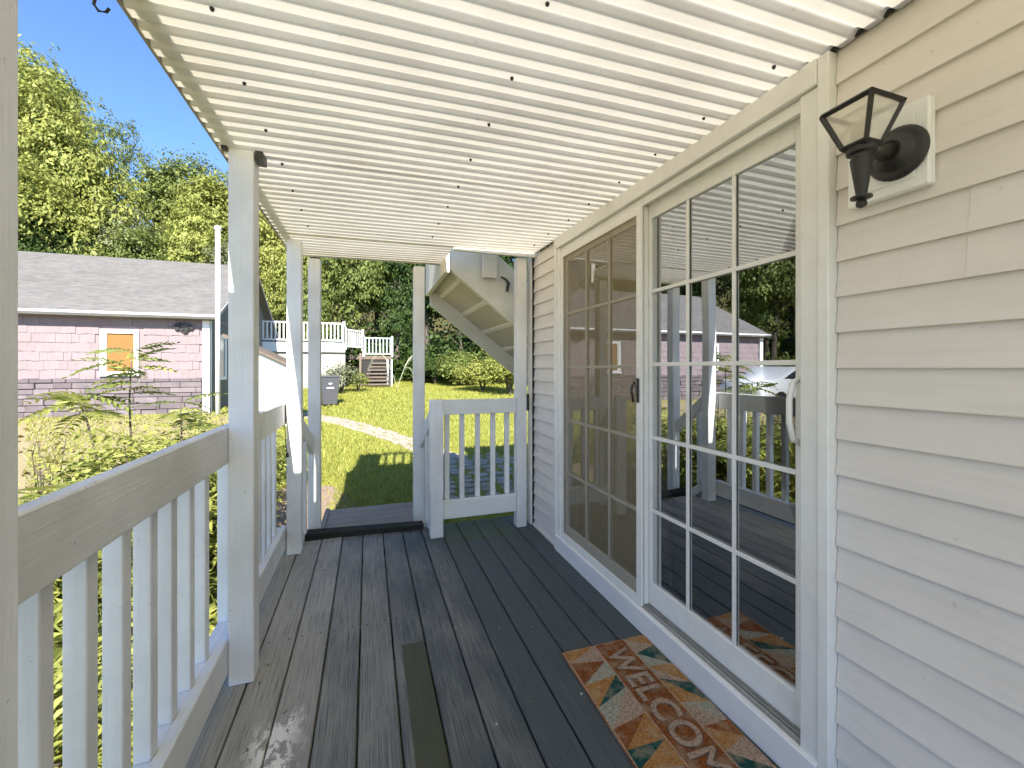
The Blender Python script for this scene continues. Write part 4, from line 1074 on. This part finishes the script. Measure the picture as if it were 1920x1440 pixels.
for (pxx, d, r, h, n, lab) in ((60, 1.6, 0.35, 0.45, 80, 'low plant behind the first slats of the near railing'), (190, 1.9, 0.4, 0.5, 90, 'low leafy plant behind the middle slats of the near railing')):
    a, b, c = at_px(pxx, 700, d); feather_bush(a, b, r, h, n, lab)
for (pxx, d, r_, h_, n_, lab) in ((255, 3.3, 0.62, 1.10, 5000, 'lush small-leaved bush in the middle of the foreground greenery'), (370, 3.7, 0.5, 1.05, 3200, 'small-leaved bush tucked beside the wide porch post'),
                            (135, 3.1, 0.5, 0.7, 2400, 'low small-leaved bush under the leaning sapling')):
    a, b, c = at_px(pxx, 700, d); bush(a, b, r_, h_, n_, 0.026, LEAF_Y, lab, group='bushes outside the near railing')
# twiggy half-bare shrub at far left
X_, Y_, Z_ = at_px(85, 800, 3.0); g = gz(X_, Y_)
t = thing('twiggy_shrub', (X_, Y_, g), 'half bare twiggy shrub beside the nearest porch post', 'shrub')
m = MB(); tips = []
for i in range(22):
    a = random.uniform(0, 6.28); r0 = random.uniform(.1, .4); zt_ = random.uniform(.5, 0.98)*(Z_-g)
    p1_ = Vector((math.cos(a)*r0*.4, math.sin(a)*r0*.4, zt_*.55)); p2_ = Vector((math.cos(a)*r0, math.sin(a)*r0, zt_))
    m.tube([(0, 0, -0.02), p1_, p2_], [0.008, 0.005, 0.002], 5)
    for k in range(4):
        q = p1_.lerp(p2_, random.random()); e = q+Vector((random.uniform(-.12, .12), random.uniform(-.12, .12), random.uniform(.03, .15))); m.tube([q, e], [0.003, 0.001], 4); tips.append(e)
m.build('stems', BARK, t, local=True)
tp = np.array([tuple(e) for e in tips]); n = 420; P = tp[rng.integers(len(tp), size=n)]+rng.normal(size=(n, 3))*0.035
Nn = rng.normal(size=(n, 3))+np.array([0, 0, .8]); Nn /= np.linalg.norm(Nn, axis=1)[:, None]
me = leaf_mesh('foliage', P, Nn, rng.uniform(.012, .024, n), rng.uniform(0, 1, n), LEAF_R)
o = bpy.data.objects.new('foliage', me); C.objects.link(o); o.parent = t

# ---- grass blades over the part of the lawn one sees
def grass():
    n = 90000
    d = 4.3*np.exp(rng.uniform(0, 1, n)*math.log(20/4.3)); u = rng.uniform(-1.15, 0.06, n)
    X = d*(.3224+.9466*u); Y = d*(.9466-.3224*u)
    keep = ~((X > PX0) & (X < PX1+.1) & (Y > PY0-.1)) & ~((X > -.42) & (X < .56) & (Y < 4.62)) & ~((X > -3) & (X < -1.8) & (Y > 11.2) & (Y < 12.6))
    cpa = np.array([tuple(p) for p in cp])
    dm = np.min(np.hypot(X[:, None]-cpa[None, :, 0], Y[:, None]-cpa[None, :, 1]), axis=1)
    keep &= ~((dm < 0.42) & (rng.uniform(size=n) < 0.9))
    keep &= ~((X > 0.85) & (X < 2.7) & (Y < 7.3) & (rng.uniform(size=n) < 0.75))
    keep &= ~((X < -2.4) & (Y < 15) & (rng.uniform(size=n) < 0.72))
    keep &= ~((X > -1.7) & (X < -0.4) & (Y > 4.2) & (Y < 6.2) & (rng.uniform(size=n) < 0.93))
    X, Y = X[keep], Y[keep]; n = len(X)
    Z = np.array([gz(a, b) for a, b in zip(X, Y)])
    h = rng.uniform(0.03, 0.085, n)*(0.8+0.03*Y); a = rng.uniform(0, 6.28, n); wd = 0.004+0.0009*Y
    v = np.empty((n, 3, 3)); v[:, 0] = np.stack([X-np.cos(a)*wd, Y-np.sin(a)*wd, Z-0.005], 1); v[:, 1] = np.stack([X+np.cos(a)*wd, Y+np.sin(a)*wd, Z-0.005], 1)
    v[:, 2] = np.stack([X+rng.normal(size=n)*h*.5, Y+rng.normal(size=n)*h*.5, Z+h], 1)
    me = bpy.data.meshes.new('grass'); me.vertices.add(3*n); me.vertices.foreach_set('co', v.reshape(-1)); me.loops.add(3*n)
    me.loops.foreach_set('vertex_index', np.arange(3*n, dtype=np.int32)); me.polygons.add(n); me.polygons.foreach_set('loop_start', np.arange(0, 3*n, 3, dtype=np.int32)); me.update(calc_edges=True)
    at = me.attributes.new('tone', 'FLOAT', 'POINT'); at.data.foreach_set('value', np.repeat(rng.uniform(.2, 1, n), 3).astype(np.float32))
    me.materials.append(GRASSB); o = bpy.data.objects.new('grass', me); C.objects.link(o); tag(o, kind='stuff')
grass()
